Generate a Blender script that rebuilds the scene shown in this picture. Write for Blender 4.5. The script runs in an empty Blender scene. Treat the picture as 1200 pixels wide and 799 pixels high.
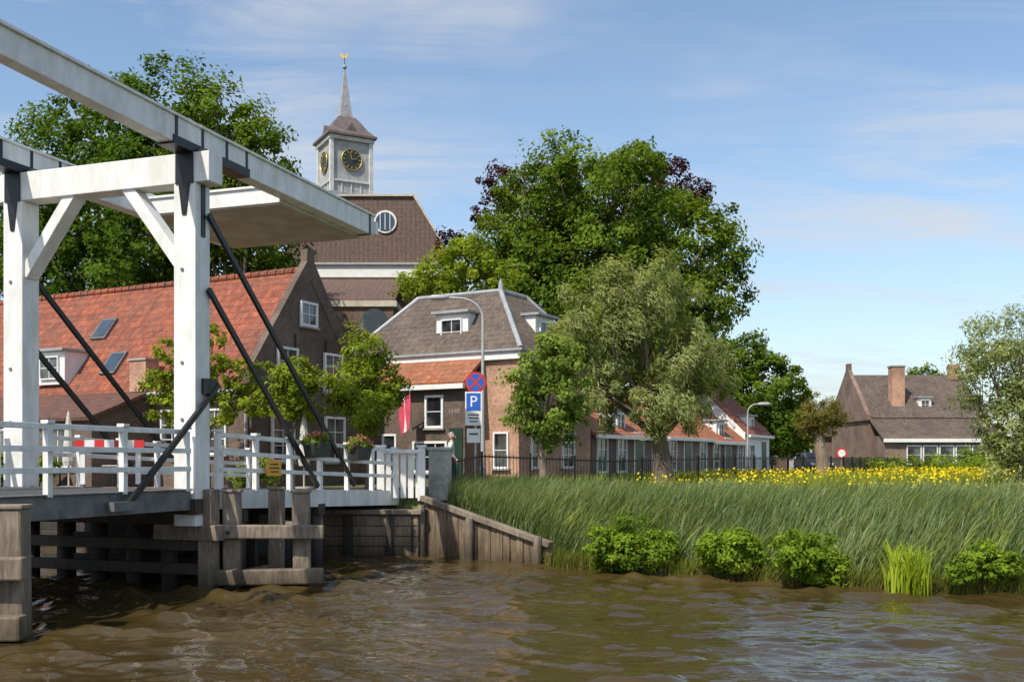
import bpy, bmesh, math, random
import numpy as np
from mathutils import Vector, Matrix
random.seed(7)
RNG = np.random.default_rng(11)
sc = bpy.context.scene
sc.view_settings.view_transform = 'Standard'
sc.view_settings.look = 'None'
sc.view_settings.exposure = 0

# ------------------------------------------------------------ materials
def new_mat(name):
    m = bpy.data.materials.new(name); m.use_nodes = True
    nt = m.node_tree; b = nt.nodes['Principled BSDF']
    return m, nt, b
def nd(nt, t, **kw):
    n = nt.nodes.new(t)
    for k, v in kw.items(): setattr(n, k, v)
    return n
def setin(n, **kw):
    for k, v in kw.items():
        n.inputs[k.replace('_', ' ')].default_value = v
def c4(c): return (c[0], c[1], c[2], 1)
def noise(nt, scale, detail=5, rough=.6, coord='Object', stretch=(1, 1, 1), dist=0):
    tc = nd(nt, 'ShaderNodeTexCoord'); mp = nd(nt, 'ShaderNodeMapping')
    mp.inputs['Scale'].default_value = stretch
    n = nd(nt, 'ShaderNodeTexNoise')
    setin(n, Scale=scale, Detail=detail, Roughness=rough, Distortion=dist)
    nt.links.new(tc.outputs[coord], mp.inputs[0]); nt.links.new(mp.outputs[0], n.inputs[0])
    return n.outputs[0]
def ramp(nt, s, p0, c0, p1, c1):
    r = nd(nt, 'ShaderNodeValToRGB')
    r.color_ramp.elements[0].position = p0; r.color_ramp.elements[0].color = c4(c0)
    r.color_ramp.elements[1].position = p1; r.color_ramp.elements[1].color = c4(c1)
    nt.links.new(s, r.inputs[0]); return r.outputs[0]
def mix(nt, a, b, f, mode='MIX'):
    m = nd(nt, 'ShaderNodeMix', data_type='RGBA', blend_type=mode)
    for s, i in ((f, 0), (a, 6), (b, 7)):
        if hasattr(s, 'links'): nt.links.new(s, m.inputs[i])
        else: m.inputs[i].default_value = s if i == 0 else c4(s)
    return m.outputs[2]
def bump(nt, b, h, strength=.3, dist=.02):
    n = nd(nt, 'ShaderNodeBump'); setin(n, Strength=strength, Distance=dist)
    nt.links.new(h, n.inputs['Height']); nt.links.new(n.outputs[0], b.inputs['Normal'])
def math_(nt, op, a, b=None):
    n = nd(nt, 'ShaderNodeMath', operation=op)
    for i, s in enumerate((a, b)):
        if s is None: continue
        if hasattr(s, 'links'): nt.links.new(s, n.inputs[i])
        else: n.inputs[i].default_value = s
    return n.outputs[0]
def wetline(nt, col, z0=.1, z1=.75, dark=(.35, .33, .27)):
    """timber standing in water is stained by algae and wet up to the tide mark"""
    ge = nd(nt, 'ShaderNodeNewGeometry'); sp = nd(nt, 'ShaderNodeSeparateXYZ'); nt.links.new(ge.outputs['Position'], sp.inputs[0])
    n = noise(nt, 3, 4, .6, stretch=(2, 2, .5))
    zz = math_(nt, 'ADD', sp.outputs[2], math_(nt, 'MULTIPLY', math_(nt, 'SUBTRACT', n, .5), .7))
    r = nd(nt, 'ShaderNodeMapRange'); setin(r, From_Min=z0, From_Max=z1); nt.links.new(zz, r.inputs[0])
    w = mix(nt, dark, (1, 1, 1), r.outputs[0])
    return mix(nt, col, w, 1.0, 'MULTIPLY')

def plain(name, c, c2=None, scale=3, rough=.6, bs=.15, metal=0, stretch=(1, 1, 1), fine=30):
    m, nt, b = new_mat(name)
    c2 = c2 or tuple(x * .72 for x in c)
    n = noise(nt, scale, 7, .65, stretch=stretch)
    col = ramp(nt, n, .38, c2, .62, c)
    nt.links.new(col, b.inputs['Base Color'])
    setin(b, Roughness=rough, Metallic=metal)
    bump(nt, b, noise(nt, fine, 4, .6, stretch=stretch), bs, .02)
    return m
def wood(name, c, c2, rough=.75, wet=False, bs=.5):
    m, nt, b = new_mat(name)
    a = noise(nt, 6, 8, .7, stretch=(3, 3, .35)); d = noise(nt, 1.3, 5, .6)
    col = mix(nt, ramp(nt, a, .38, c2, .62, c), ramp(nt, d, .4, tuple(x * .55 for x in c2), .65, c), .4)
    if wet: col = wetline(nt, col)
    nt.links.new(col, b.inputs['Base Color']); setin(b, Roughness=rough)
    bump(nt, b, a, bs, .03); return m
def brick(name, c1, c2, mortar, w=.22, h=.07, ms=.011, bs=.3):
    m, nt, b = new_mat(name)
    tc = nd(nt, 'ShaderNodeTexCoord'); br = nd(nt, 'ShaderNodeTexBrick')
    setin(br, Scale=1.0)
    br.inputs['Color1'].default_value = c4(c1); br.inputs['Color2'].default_value = c4(c2)
    br.inputs['Mortar'].default_value = c4(mortar)
    br.inputs['Mortar Size'].default_value = ms
    br.inputs['Brick Width'].default_value = w; br.inputs['Row Height'].default_value = h
    nt.links.new(tc.outputs['UV'], br.inputs[0])
    n = noise(nt, .55, 6, .65, 'Object')
    col = mix(nt, br.outputs[0], ramp(nt, n, .35, (.55, .52, .5), .65, (1.1, 1.08, 1.05)), 1.0, 'MULTIPLY')
    n2 = noise(nt, 9, 3, .6, 'Object')
    col = mix(nt, col, ramp(nt, n2, .3, (.72, .7, .7), .7, (1.2, 1.2, 1.2)), 1.0, 'MULTIPLY')
    nt.links.new(col, b.inputs['Base Color']); setin(b, Roughness=.85)
    bump(nt, b, br.outputs[1], -bs, .01); return m
def tiles(name, c1, c2, dirt, w=.26, h=.32, bs=1.0, mk=.35):
    m, nt, b = new_mat(name)
    tc = nd(nt, 'ShaderNodeTexCoord'); br = nd(nt, 'ShaderNodeTexBrick', offset=0.0)
    setin(br, Scale=1.0)
    br.inputs['Color1'].default_value = c4(c1); br.inputs['Color2'].default_value = c4(c2)
    br.inputs['Mortar'].default_value = c4(tuple(x * mk for x in c1))
    br.inputs['Mortar Size'].default_value = .022
    br.inputs['Mortar Smooth'].default_value = .6
    br.inputs['Brick Width'].default_value = w; br.inputs['Row Height'].default_value = h
    nt.links.new(tc.outputs['UV'], br.inputs[0])
    n = noise(nt, .7, 8, .72, 'Object')
    col = mix(nt, br.outputs[0], dirt, ramp(nt, n, .42, (0, 0, 0), .68, (.85, .85, .85)))
    n2 = noise(nt, 5, 4, .7, 'Object')
    col = mix(nt, col, ramp(nt, n2, .3, (.55, .52, .5), .7, (1.35, 1.3, 1.25)), 1.0, 'MULTIPLY')
    nt.links.new(col, b.inputs['Base Color']); setin(b, Roughness=.8)
    sp = nd(nt, 'ShaderNodeSeparateXYZ'); nt.links.new(tc.outputs['UV'], sp.inputs[0])
    wv = math_(nt, 'SINE', math_(nt, 'MULTIPLY', sp.outputs[0], 2 * math.pi / w))
    sw = math_(nt, 'FRACT', math_(nt, 'DIVIDE', sp.outputs[1], h))
    hh = math_(nt, 'SUBTRACT', math_(nt, 'MULTIPLY', wv, .5), math_(nt, 'MULTIPLY', sw, .9))
    bump(nt, b, hh, bs, .07); return m
def leafmat(name, dark, light, trans=.35, gloss=.0):
    m, nt, b = new_mat(name)
    nt.nodes.remove(b)
    at = nd(nt, 'ShaderNodeAttribute', attribute_name='var')
    col = ramp(nt, at.outputs['Fac'], 0.0, dark, 1.0, light)
    df = nd(nt, 'ShaderNodeBsdfDiffuse'); nt.links.new(col, df.inputs[0])
    tr = nd(nt, 'ShaderNodeBsdfTranslucent')
    tcol = mix(nt, col, (1.45, 1.35, .5), 1.0, 'MULTIPLY')
    nt.links.new(tcol, tr.inputs[0])
    ms = nd(nt, 'ShaderNodeMixShader'); ms.inputs[0].default_value = trans
    nt.links.new(df.outputs[0], ms.inputs[1]); nt.links.new(tr.outputs[0], ms.inputs[2])
    out = ms.outputs[0]
    if gloss:
        gl = nd(nt, 'ShaderNodeBsdfGlossy'); gl.inputs['Roughness'].default_value = .45; gl.inputs[0].default_value = (.9, .95, 1, 1)
        m2 = nd(nt, 'ShaderNodeMixShader'); m2.inputs[0].default_value = gloss
        nt.links.new(out, m2.inputs[1]); nt.links.new(gl.outputs[0], m2.inputs[2]); out = m2.outputs[0]
    nt.links.new(out, nt.nodes['Material Output'].inputs[0])
    return m
def glassmat(name):
    m, nt, b = new_mat(name)
    n = noise(nt, .9, 2, .5)
    nt.links.new(ramp(nt, n, .45, (.012, .015, .018), .62, (.12, .13, .13)), b.inputs['Base Color'])
    setin(b, Roughness=.06); b.inputs['Specular IOR Level'].default_value = .8
    bump(nt, b, noise(nt, 1.6, 2, .5), .08, .02)
    return m

M = {}
M['white'] = plain('white_paint', (.82, .82, .80), (.64, .64, .60), 2.2, .45, .06, stretch=(1.6, 1.6, .5), fine=14)
M['whiteclean'] = plain('white_trim', (.80, .80, .78), (.70, .70, .67), 3, .5, .05)
M['soffit'] = wood('weathered_board', (.62, .55, .45), (.45, .39, .31), .7)
M['black'] = plain('black_iron', (.02, .021, .024), (.012, .012, .013), 4, .4, .1, metal=.3)
M['steel'] = plain('grey_steel', (.17, .175, .175), (.09, .09, .085), 3, .5, .1)
M['lampgrey'] = plain('lamp_grey', (.42, .43, .43), (.33, .34, .34), 3, .45, .05)
M['oldwood'] = wood('old_timber', (.36, .29, .215), (.14, .11, .082), wet=True, bs=.8)
M['darkwood'] = wood('dark_wet_timber', (.085, .065, .048), (.028, .022, .017), wet=True)
M['plank'] = wood('quay_plank', (.36, .27, .18), (.13, .09, .06), wet=True, bs=.8)
M['asphalt'] = plain('asphalt', (.065, .065, .065), (.045, .045, .045), 3, .9, .3)
M['paver'] = brick('clay_paving', (.20, .13, .10), (.25, .17, .13), (.12, .1, .09), .2, .1)
M['kerb'] = plain('kerb_concrete', (.36, .35, .33), None, 4, .85, .2)
M['concrete'] = plain('concrete', (.48, .46, .42), (.28, .27, .24), 2.5, .85, .2)
M['brick_dark'] = brick('dark_brown_brick', (.125, .082, .062), (.175, .112, .08), (.17, .15, .13))
M['brick_orange'] = brick('orange_brick', (.48, .22, .125), (.56, .29, .175), (.42, .36, .30))
M['brick_church'] = brick('church_brick', (.17, .10, .075), (.21, .13, .09), (.2, .17, .15), .25, .1)
M['brick_far'] = brick('far_brick', (.22, .13, .095), (.28, .17, .12), (.25, .22, .2))
M['tile_red'] = tiles('red_pantiles', (.42, .12, .055), (.25, .07, .04), (.17, .08, .055))
M['tile_dark'] = tiles('dark_red_pantiles', (.20, .085, .06), (.15, .07, .05), (.12, .09, .07))
M['tile_brown'] = tiles('brown_roof_tiles', (.16, .12, .095), (.115, .087, .072), (.19, .16, .125), .22, .26)
M['tile_orange'] = tiles('orange_pantiles', (.50, .18, .08), (.38, .13, .06), (.24, .14, .09))
M['slate'] = tiles('church_slate', (.15, .095, .075), (.125, .08, .065), (.11, .085, .07), .34, .30, .3, .7)
M['lead'] = plain('grey_lead', (.36, .37, .38), (.27, .28, .29), 3, .5, .1)
M['towerwhite'] = wood('tower_boards', (.50, .50, .49), (.32, .32, .31), .6)
M['towertrim'] = plain('tower_trim', (.62, .62, .60), (.46, .46, .44), 2, .6, .1)
M['cupola'] = plain('cupola_lead', (.17, .13, .12), (.10, .08, .075), 2, .6, .2)
M['gold'] = plain('gilded', (.75, .52, .12), (.6, .4, .1), 3, .35, .02, metal=.6)
M['clock'] = plain('clock_dark', (.03, .045, .035), None, 3, .5, .02)
M['glass'] = glassmat('window_glass')
M['skyglass'] = plain('skylight_glass', (.05, .07, .10), (.03, .045, .07), 1, .12, .0)
M['greenpaint'] = plain('dark_green_paint', (.02, .05, .035), None, 3, .4, .05)
M['red'] = plain('red_paint', (.62, .03, .025), (.5, .03, .025), 3, .4, .02)
M['blue'] = plain('blue_paint', (.02, .12, .52), (.02, .1, .44), 3, .35, .02)
M['yellow'] = plain('yellow_paint', (.85, .40, .02), (.75, .34, .02), 3, .4, .02)
M['planter'] = plain('planter_plastic', (.045, .045, .045), None, 3, .5, .05)
M['bark'] = wood('bark', (.20, .15, .11), (.09, .07, .05))
M['barklight'] = wood('pollard_bark', (.34, .25, .18), (.17, .12, .085))
M['canvas'] = plain('parasol_canvas', (.6, .58, .52), (.45, .43, .38), 3, .8, .1)
M['flagred'] = plain('flag_pink_red', (.70, .07, .13), (.55, .05, .10), 3, .7, .1)
M['skin'] = plain('skin', (.55, .33, .24), (.48, .28, .2), 4, .5, .02)
M['hair'] = plain('grey_hair', (.45, .43, .41), (.3, .29, .27), 40, .7, .3)
M['shirt'] = plain('white_shirt', (.72, .72, .74), (.62, .62, .65), 6, .8, .2)
M['trousers'] = plain('blue_trousers', (.06, .08, .14), None, 6, .8, .2)
M['carpaint'] = plain('grey_car_paint', (.10, .11, .13), None, 1, .25, .0, metal=.4)
M['rubber'] = plain('rubber', (.02, .02, .02), None, 4, .8, .1)
M['leaf_oak'] = leafmat('leaf_oak', (.028, .068, .009), (.15, .235, .030), .42)
M['leaf_oak2'] = leafmat('leaf_oak_light', (.040, .080, .011), (.205, .290, .038), .42)
M['leaf_dark'] = leafmat('leaf_dark', (.03, .065, .014), (.10, .17, .035))
M['leaf_lime'] = leafmat('leaf_lime', (.10, .15, .016), (.34, .42, .045), .42)
M['leaf_willow'] = leafmat('leaf_willow', (.14, .18, .06), (.42, .47, .20), .42)
M['leaf_small'] = leafmat('leaf_small', (.09, .15, .024), (.32, .41, .09), .42)
M['leaf_beech'] = leafmat('leaf_copper_beech', (.026, .010, .012), (.10, .038, .035), .25)
M['leaf_pollard'] = leafmat('leaf_pollard', (.10, .09, .02), (.30, .27, .07))
M['leaf_shrub'] = leafmat('leaf_shrub', (.065, .12, .012), (.30, .42, .045), .42)
M['reed'] = leafmat('reed_leaf', (.085, .130, .036), (.32, .385, .16), .35, .03)
M['reedtip'] = leafmat('reed_yellow', (.14, .18, .03), (.38, .43, .12), .35)
M['iris'] = leafmat('iris_leaf', (.24, .32, .02), (.46, .55, .06), .4)
M['grass'] = leafmat('grass_blade', (.10, .14, .02), (.34, .38, .08), .35)
M['drygrass'] = leafmat('dry_grass', (.16, .12, .05), (.38, .32, .16), .3)
M['flower_yellow'] = leafmat('buttercup', (.60, .46, .02), (.80, .66, .03), .2)
M['flower_pink'] = leafmat('geranium_flower', (.55, .04, .07), (.75, .2, .35), .2)

# ------------------------------------------------------------ geometry helpers
V = Vector
def box(c, s, ax=(1, 0, 0), ay=(0, 1, 0), az=(0, 0, 1)):
    c = V(c); ax = V(ax).normalized() * s[0] / 2; ay = V(ay).normalized() * s[1] / 2; az = V(az).normalized() * s[2] / 2
    vs = [c + ax * i + ay * j + az * k for k in (-1, 1) for j in (-1, 1) for i in (-1, 1)]
    return vs, [(0, 2, 3, 1), (4, 5, 7, 6), (0, 1, 5, 4), (2, 6, 7, 3), (0, 4, 6, 2), (1, 3, 7, 5)]
def beam(p0, p1, w, h, up=(0, 0, 1)):
    p0 = V(p0); p1 = V(p1); d = p1 - p0; L = d.length; d.normalize()
    up = V(up)
    if abs(d.dot(up)) > .98: up = V((0.3, 1, 0))
    side = d.cross(up).normalized(); u2 = side.cross(d)
    return box((p0 + p1) / 2, (L, w, h), d, side, u2)
def tube(pts, rad, n=8, cap=True):
    vs = []; fs = []
    pts = [V(p) for p in pts]
    ref = V((.13, .99, .07)).normalized()
    for i, p in enumerate(pts):
        d = (pts[min(i + 1, len(pts) - 1)] - pts[max(i - 1, 0)]).normalized()
        r0 = ref if abs(d.dot(ref)) < .95 else V((1, 0, 0))
        a = d.cross(r0).normalized(); b = d.cross(a)
        for k in range(n):
            t = 2 * math.pi * k / n
            vs.append(p + (a * math.cos(t) + b * math.sin(t)) * rad[i])
    for i in range(len(pts) - 1):
        for k in range(n):
            k2 = (k + 1) % n
            fs.append((i * n + k, i * n + k2, (i + 1) * n + k2, (i + 1) * n + k))
    if cap:
        fs.append(tuple(range(n))); fs.append(tuple(range((len(pts) - 1) * n, len(pts) * n)))
    return vs, fs
def prism(poly, ext):
    n = len(poly); e = V(ext); vs = [V(p) for p in poly] + [V(p) + e for p in poly]
    fs = [tuple(range(n)), tuple(range(2 * n - 1, n - 1, -1))]
    for i in range(n):
        j = (i + 1) % n; fs.append((i, j, n + j, n + i))
    return vs, fs
def slab(q, th):
    a, b, c = V(q[0]), V(q[1]), V(q[2]); n = (b - a).cross(c - a).normalized()
    if n.z < 0: n = -n
    return prism([V(p) for p in q], -n * th)
def disc(c, n, r, th, seg=28):
    n = V(n).normalized(); return tube([V(c), V(c) + n * th], [r, r], seg)

def build_mesh(name, vs, fs, mat, loc, bevel=0, smooth=False):
    me = bpy.data.meshes.new(name); loc = V(loc)
    me.from_pydata([V(v) - loc for v in vs], [], fs)
    bm = bmesh.new(); bm.from_mesh(me)
    bmesh.ops.recalc_face_normals(bm, faces=bm.faces)
    uv = bm.loops.layers.uv.new('UVMap')
    for f in bm.faces:
        n = f.normal
        if abs(n.z) > .97: t = V((1, 0, 0)); b = V((0, 1, 0))
        else: t = V((0, 0, 1)).cross(n).normalized(); b = n.cross(t)
        for l in f.loops:
            p = l.vert.co + loc; l[uv].uv = (p.dot(t), p.dot(b))
        f.smooth = smooth
    bm.to_mesh(me); bm.free(); me.materials.append(mat)
    ob = bpy.data.objects.new(name, me); ob.location = loc; sc.collection.objects.link(ob)
    if bevel:
        md = ob.modifiers.new('bevel', 'BEVEL'); md.width = bevel; md.segments = 2; md.limit_method = 'ANGLE'
    return ob
class G:
    def __init__(s, name, loc):
        s.loc = V(loc); s.e = bpy.data.objects.new(name, None); s.e.location = s.loc
        s.e.empty_display_size = .3
        sc.collection.objects.link(s.e); s.parts = {}
    def put(s, part, mat, geo, bevel=0, smooth=False):
        p = s.parts.setdefault(part, dict(v=[], f=[], mat=M[mat] if isinstance(mat, str) else mat, bevel=bevel, smooth=smooth))
        o = len(p['v']); p['v'] += [V(v) for v in geo[0]]; p['f'] += [tuple(i + o for i in f) for f in geo[1]]
    def child(s, ob):
        ob.parent = s.e; ob.location = (0, 0, 0)
    def done(s):
        for k, p in s.parts.items():
            s.child(build_mesh(k, p['v'], p['f'], p['mat'], s.loc, p['bevel'], p['smooth']))
def text_geo(txt, o, right, up, size, th=.004):
    cu = bpy.data.curves.new('t', 'FONT'); cu.body = txt; cu.size = size; cu.align_x = 'CENTER'; cu.align_y = 'CENTER'
    cu.resolution_u = 3
    ob = bpy.data.objects.new('t', cu); me = bpy.data.meshes.new_from_object(ob)
    r = V(right).normalized(); u = V(up).normalized()
    vs = [V(o) + r * v.co.x + u * v.co.y for v in me.vertices]; fs = [tuple(p.vertices) for p in me.polygons]
    bpy.data.objects.remove(ob); bpy.data.curves.remove(cu)
    return vs, fs

def raw_quads(name, verts, nper, quads_per, mat, loc, var, smooth=False):
    n = len(verts) // nper
    q = np.array(quads_per, dtype=np.int32)
    idx = (np.arange(n)[:, None, None] * nper + q[None]).reshape(-1)
    me = bpy.data.meshes.new(name)
    me.vertices.add(len(verts)); me.vertices.foreach_set('co', (verts - np.array(loc)).astype(np.float32).ravel())
    me.loops.add(len(idx)); me.loops.foreach_set('vertex_index', idx)
    me.polygons.add(len(idx) // 4); me.polygons.foreach_set('loop_start', np.arange(0, len(idx), 4, dtype=np.int32))
    me.update(calc_edges=True)
    a = me.attributes.new('var', 'FLOAT', 'POINT'); a.data.foreach_set('value', np.repeat(var, nper).astype(np.float32))
    if smooth: me.polygons.foreach_set('use_smooth', np.ones(len(idx) // 4, dtype=bool))
    me.materials.append(mat)
    ob = bpy.data.objects.new(name, me); ob.location = loc; sc.collection.objects.link(ob)
    return ob
def nrm(a): return a / (np.linalg.norm(a, axis=1, keepdims=True) + 1e-9)
def foliage(name, lobes, nleaf, size, mat, loc, aspect=.6, clump=.25, droop=0., wind=(0, 0, 0), inner=.45, flat=.75, rag=.16, ck=17):
    L = np.array([l[:4] for l in lobes], float)
    w = L[:, 3] ** 2; w /= w.sum()
    P = []; C = []; VV = []
    for i, (x, y, z, r) in enumerate(L):
        k = int(nleaf * w[i]);
        if k < 4: continue
        nc = int(ck + ck * r * .8)
        d = nrm(RNG.normal(size=(nc, 3)))
        rr = r * (inner + (1 + rag - inner) * RNG.random((nc, 1)) ** .6)
        cc = d * rr * np.array([1, 1, .92]) + np.array([x, y, z])
        cv = RNG.normal(.5, .19, nc)
        cs = RNG.uniform(.5, 1.35, nc)
        pk = RNG.integers(0, nc, k)
        cr = clump * (r ** .75)
        off = nrm(RNG.normal(size=(k, 3))) * (RNG.random((k, 1)) ** .5) * 1.75 * cr * cs[pk][:, None] * np.array([1, 1, flat])
        P.append(cc[pk] + off)
        C.append(np.repeat(np.array([[x, y, z]]), k, 0) * .4 + .6 * (cc[pk] - np.array([0, 0, cr])))
        VV.append(np.clip(cv[pk] + RNG.normal(0, .16, k), 0, 1))
    P = np.concatenate(P); C = np.concatenate(C); VV = np.concatenate(VV); k = len(P)
    out = nrm(P - C)
    nn = nrm(out * .85 + RNG.normal(size=(k, 3)) * .42 + np.array([0, 0, .25]))
    t = RNG.normal(size=(k, 3))
    if droop: t = t * (1 - droop) + np.array([0, 0, -1]) * droop * 1.5 + np.array(wind)
    t = nrm(t - nn * (t * nn).sum(1, keepdims=True)); b = np.cross(nn, t)
    s = size * RNG.uniform(.6, 1.35, (k, 1))
    q = np.stack([P - t * s * .5, P + b * s * aspect * .5 + nn * s * .08, P + t * s * .5, P - b * s * aspect * .5 + nn * s * .08], 1).reshape(-1, 3)
    return raw_quads(name, q, 4, [(0, 1, 2, 3)], mat, loc, VV)
def tree(name, base, th, tr, lobes, nleaf, size, leaf, bark='bark', spread=1.5, twig=3, **kw):
    bx, by, bz = base; g = G(name, base)
    Ls = [(x, by + random.uniform(-spread, spread), z, r) for x, z, r in lobes]
    top = V((bx + random.uniform(-.1, .1) * tr * 4, by, bz + th))
    n = 7; pts = []; rd = []
    for i in range(n + 1):
        f = i / n; pts.append(V((bx, by, bz - .2)).lerp(top, f) + V((math.sin(f * 5) * tr * .25, 0, 0)))
        rd.append(tr * (1 + .55 * math.exp(-f * 9)) * (1 - .35 * f))
    g.put('trunk', bark, tube(pts, rd, 12), smooth=True)
    for (x, y, z, r) in Ls:
        s = pts[random.randint(n - 2, n)]; e = V((x, y, z)); m = s.lerp(e, .5) + V((0, 0, -.08 * (e - s).length)) + V((random.uniform(-.3, .3), random.uniform(-.3, .3), 0)) * r * .4
        r0 = tr * min(.6, .25 + .1 * r)
        g.put('limbs', bark, tube([s, s.lerp(m, .5), m, m.lerp(e, .5), e], [r0, r0 * .8, r0 * .6, r0 * .42, r0 * .22], 7), smooth=True)
        for j in range(twig):
            d = V((random.gauss(0, 1), random.gauss(0, 1), random.gauss(.3, .8))).normalized() * r * .95
            s2 = m.lerp(e, random.random()); 
            g.put('limbs', bark, tube([s2, s2.lerp(e + d, .5) + V((0, 0, .1 * r)), e + d], [r0 * .3, r0 * .18, r0 * .05], 5), smooth=True)
    g.done()
    g.child(foliage('crown_leaves', Ls, nleaf, size, M[leaf], base, **kw))
    return g

def window(g, c, u, n, w, h, nx=2, ny=3, fr=.07, sill=True, frame='whiteclean', pre='window'):
    c = V(c); u = V(u).normalized(); n = V(n).normalized(); z = V((0, 0, 1))
    if abs(n.z) > .05: z = n.cross(u).normalized(); z = z if z.z > 0 else -z
    g.put(pre + '_glass', 'glass', box(c + n * .012, (w, .02, h), u, n, z))
    for sx in (-1, 1): g.put(pre + '_frames', frame, box(c + u * sx * (w / 2) + n * .04, (fr, .09, h + fr), u, n, z), .006)
    for sz in (-1, 1): g.put(pre + '_frames', frame, box(c + z * sz * (h / 2) + n * .042, (w - fr, .085, fr), u, n, z))
    for i in range(1, nx): g.put(pre + '_frames', frame, box(c + u * (-w / 2 + w * i / nx) + n * .034, (.03, .035, h - fr), u, n, z))
    for i in range(1, ny): g.put(pre + '_frames', frame, box(c + z * (-h / 2 + h * i / ny) + n * .031, (w - fr, .035, .03), u, n, z))
    if sill: g.put(pre + '_sills', 'kerb', box(c - z * (h / 2 + fr * .9) + n * .06, (w + .2, .14, .06), u, n, z))
def dormer(g, c, u, n, w, h, dep, roofmat='lead'):
    c = V(c); u = V(u).normalized(); n = V(n).normalized()
    g.put('dormer_walls', 'whiteclean', box(c - n * dep / 2, (w, dep, h), u, n), .01)
    g.put('dormer_roof', roofmat, box(c - n * (dep / 2 - .08) + V((0, 0, h / 2 + .05)), (w + .25, dep + .25, .1), u, n), .01)
    window(g, c + n * .003, u, n, w * .62, h * .66, 2, 2, .05, False, pre='dormer_window')

# ------------------------------------------------------------ terrain and water
SX = [-1500, -150, -40, -12.5, -5.2, -2.3, .85, 5.2, 9.4, 16, 30, 80, 300, 1500]
SY = [260, 62, 38, 31, 28.4, 27.4, 24.4, 21.0, 18.9, 16.2, 11, -5, -60, -400]
def shore(x): return np.interp(x, SX, SY)
def hsm(t): t = np.clip(t, 0, 1); return t * t * (3 - 2 * t)
def terr(x, y):
    x = np.asarray(x, float); y = np.asarray(y, float)
    d = (y - shore(x)) * .88 + .12 * np.sin(x * 2.1) * (x > 1.5)
    right = np.where(d < 0, -.15 + d * .5, -.15 + 1.25 * hsm(d / 4.8 * .9 + .1) + .45 * hsm((d - 4) / 9))
    right = np.where(d < .5, np.minimum(right, .12 + d * .3), right)
    wt = np.interp(x, [-2.3, .85], [1.45, .45])
    wall = np.where(d < .08, -1.2, -1.2 + (wt + 1.2) * hsm((d - .08) / .3) + (1.6 - wt) * hsm((d - .3) / 4))
    left = np.where(d < .08, -1.2, -1.2 + 2.8 * hsm((d - .08) / .3))
    h = np.where(x > 1.3, right, np.where(x > .85, wall + (right - wall) * (x - .85) / .45, np.where(x > -2.3, wall, left)))
    h = np.maximum(h, -2)
    bumpy = .05 * np.sin(x * 1.7 + y) * np.sin(y * 1.3 - x * .6) * hsm(d / 3) * (x > 2) * (y < 36)
    return np.minimum(h, 1.6) + bumpy * (h > .2)
def grow(a, b, step, far, k=1.25):
    m = list(np.arange(a, b, step)); s = step; p = m[-1]
    while p < far: s *= k; p += s; m.append(p)
    return m
def grid_mesh(name, gx, gy, fz, mat):
    XX, YY = np.meshgrid(gx, gy); ZZ = fz(XX, YY)
    vv = np.stack([XX, YY, ZZ], -1).reshape(-1, 3); nx_ = len(gx); ny_ = len(gy)
    ii = (np.arange(ny_ - 1)[:, None] * nx_ + np.arange(nx_ - 1)[None]).ravel()
    idx = np.stack([ii, ii + 1, ii + 1 + nx_, ii + nx_], 1).astype(np.int32).ravel()
    me = bpy.data.meshes.new(name)
    me.vertices.add(len(vv)); me.vertices.foreach_set('co', vv.astype(np.float32).ravel())
    me.loops.add(len(idx)); me.loops.foreach_set('vertex_index', idx)
    me.polygons.add(len(idx) // 4); me.polygons.foreach_set('loop_start', np.arange(0, len(idx), 4, dtype=np.int32))
    me.update(calc_edges=True); me.polygons.foreach_set('use_smooth', np.ones(len(idx) // 4, dtype=bool))
    me.materials.append(mat); ob = bpy.data.objects.new(name, me); sc.collection.objects.link(ob); return ob
gx = np.array(sorted(set([-v for v in grow(0, 26, .4, 1500)] + grow(.2, 28, .4, 1500))))
gy = np.array(sorted(set(grow(14, 46, .35, 2200) + [-200, -60, -20, -8, 0, 5, 8, 10, 12, 13])))
m, nt, b = new_mat('grass_ground')
a1 = noise(nt, .35, 8, .6); a2 = noise(nt, 6, 6, .7)
col = mix(nt, ramp(nt, a1, .4, (.055, .085, .02), .65, (.14, .17, .04)), ramp(nt, a2, .35, (.05, .045, .025), .6, (.12, .14, .04)), .5)
ge = nd(nt, 'ShaderNodeNewGeometry'); sp = nd(nt, 'ShaderNodeSeparateXYZ'); nt.links.new(ge.outputs['Position'], sp.inputs[0])
wet = nd(nt, 'ShaderNodeMapRange'); setin(wet, From_Min=.1, From_Max=.5); nt.links.new(sp.outputs[2], wet.inputs[0])
col = mix(nt, (.11, .075, .04), col, wet.outputs[0])
nt.links.new(col, b.inputs['Base Color']); setin(b, Roughness=.95); bump(nt, b, a2, .6, .08)
grid_mesh('ground', gx, gy, terr, m)

m, nt, b = new_mat('canal_water')
g2 = noise(nt, 4.2, 3, .5, stretch=(.7, 1.3, 1), dist=.5)
g3 = noise(nt, .22, 3, .5, stretch=(.8, 1.2, 1))
bump(nt, b, g2, .40, .035)
nt.links.new(ramp(nt, g3, .35, (.044, .030, .010), .65, (.070, .048, .017)), b.inputs['Base Color'])
setin(b, Roughness=.03); b.inputs['IOR'].default_value = 1.33
wx = np.array(sorted(set([-v for v in grow(0, 15, .085, 1500, 1.3)] + grow(.085, 17, .085, 1500, 1.3))))
wy = np.array(sorted(set([-800, -300, -100, -40, -15, -5, 0, 3, 5] + grow(7, 29, .06, 320, 1.35))))
WR = np.random.default_rng(5)
comps = []
for k in range(44):
    lam = .26 * (2.0 / .26) ** (WR.random() ** 1.2); th = WR.normal(1.25, .65); comps.append((2 * math.pi / lam, th, WR.random() * 6.28, lam))
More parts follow.
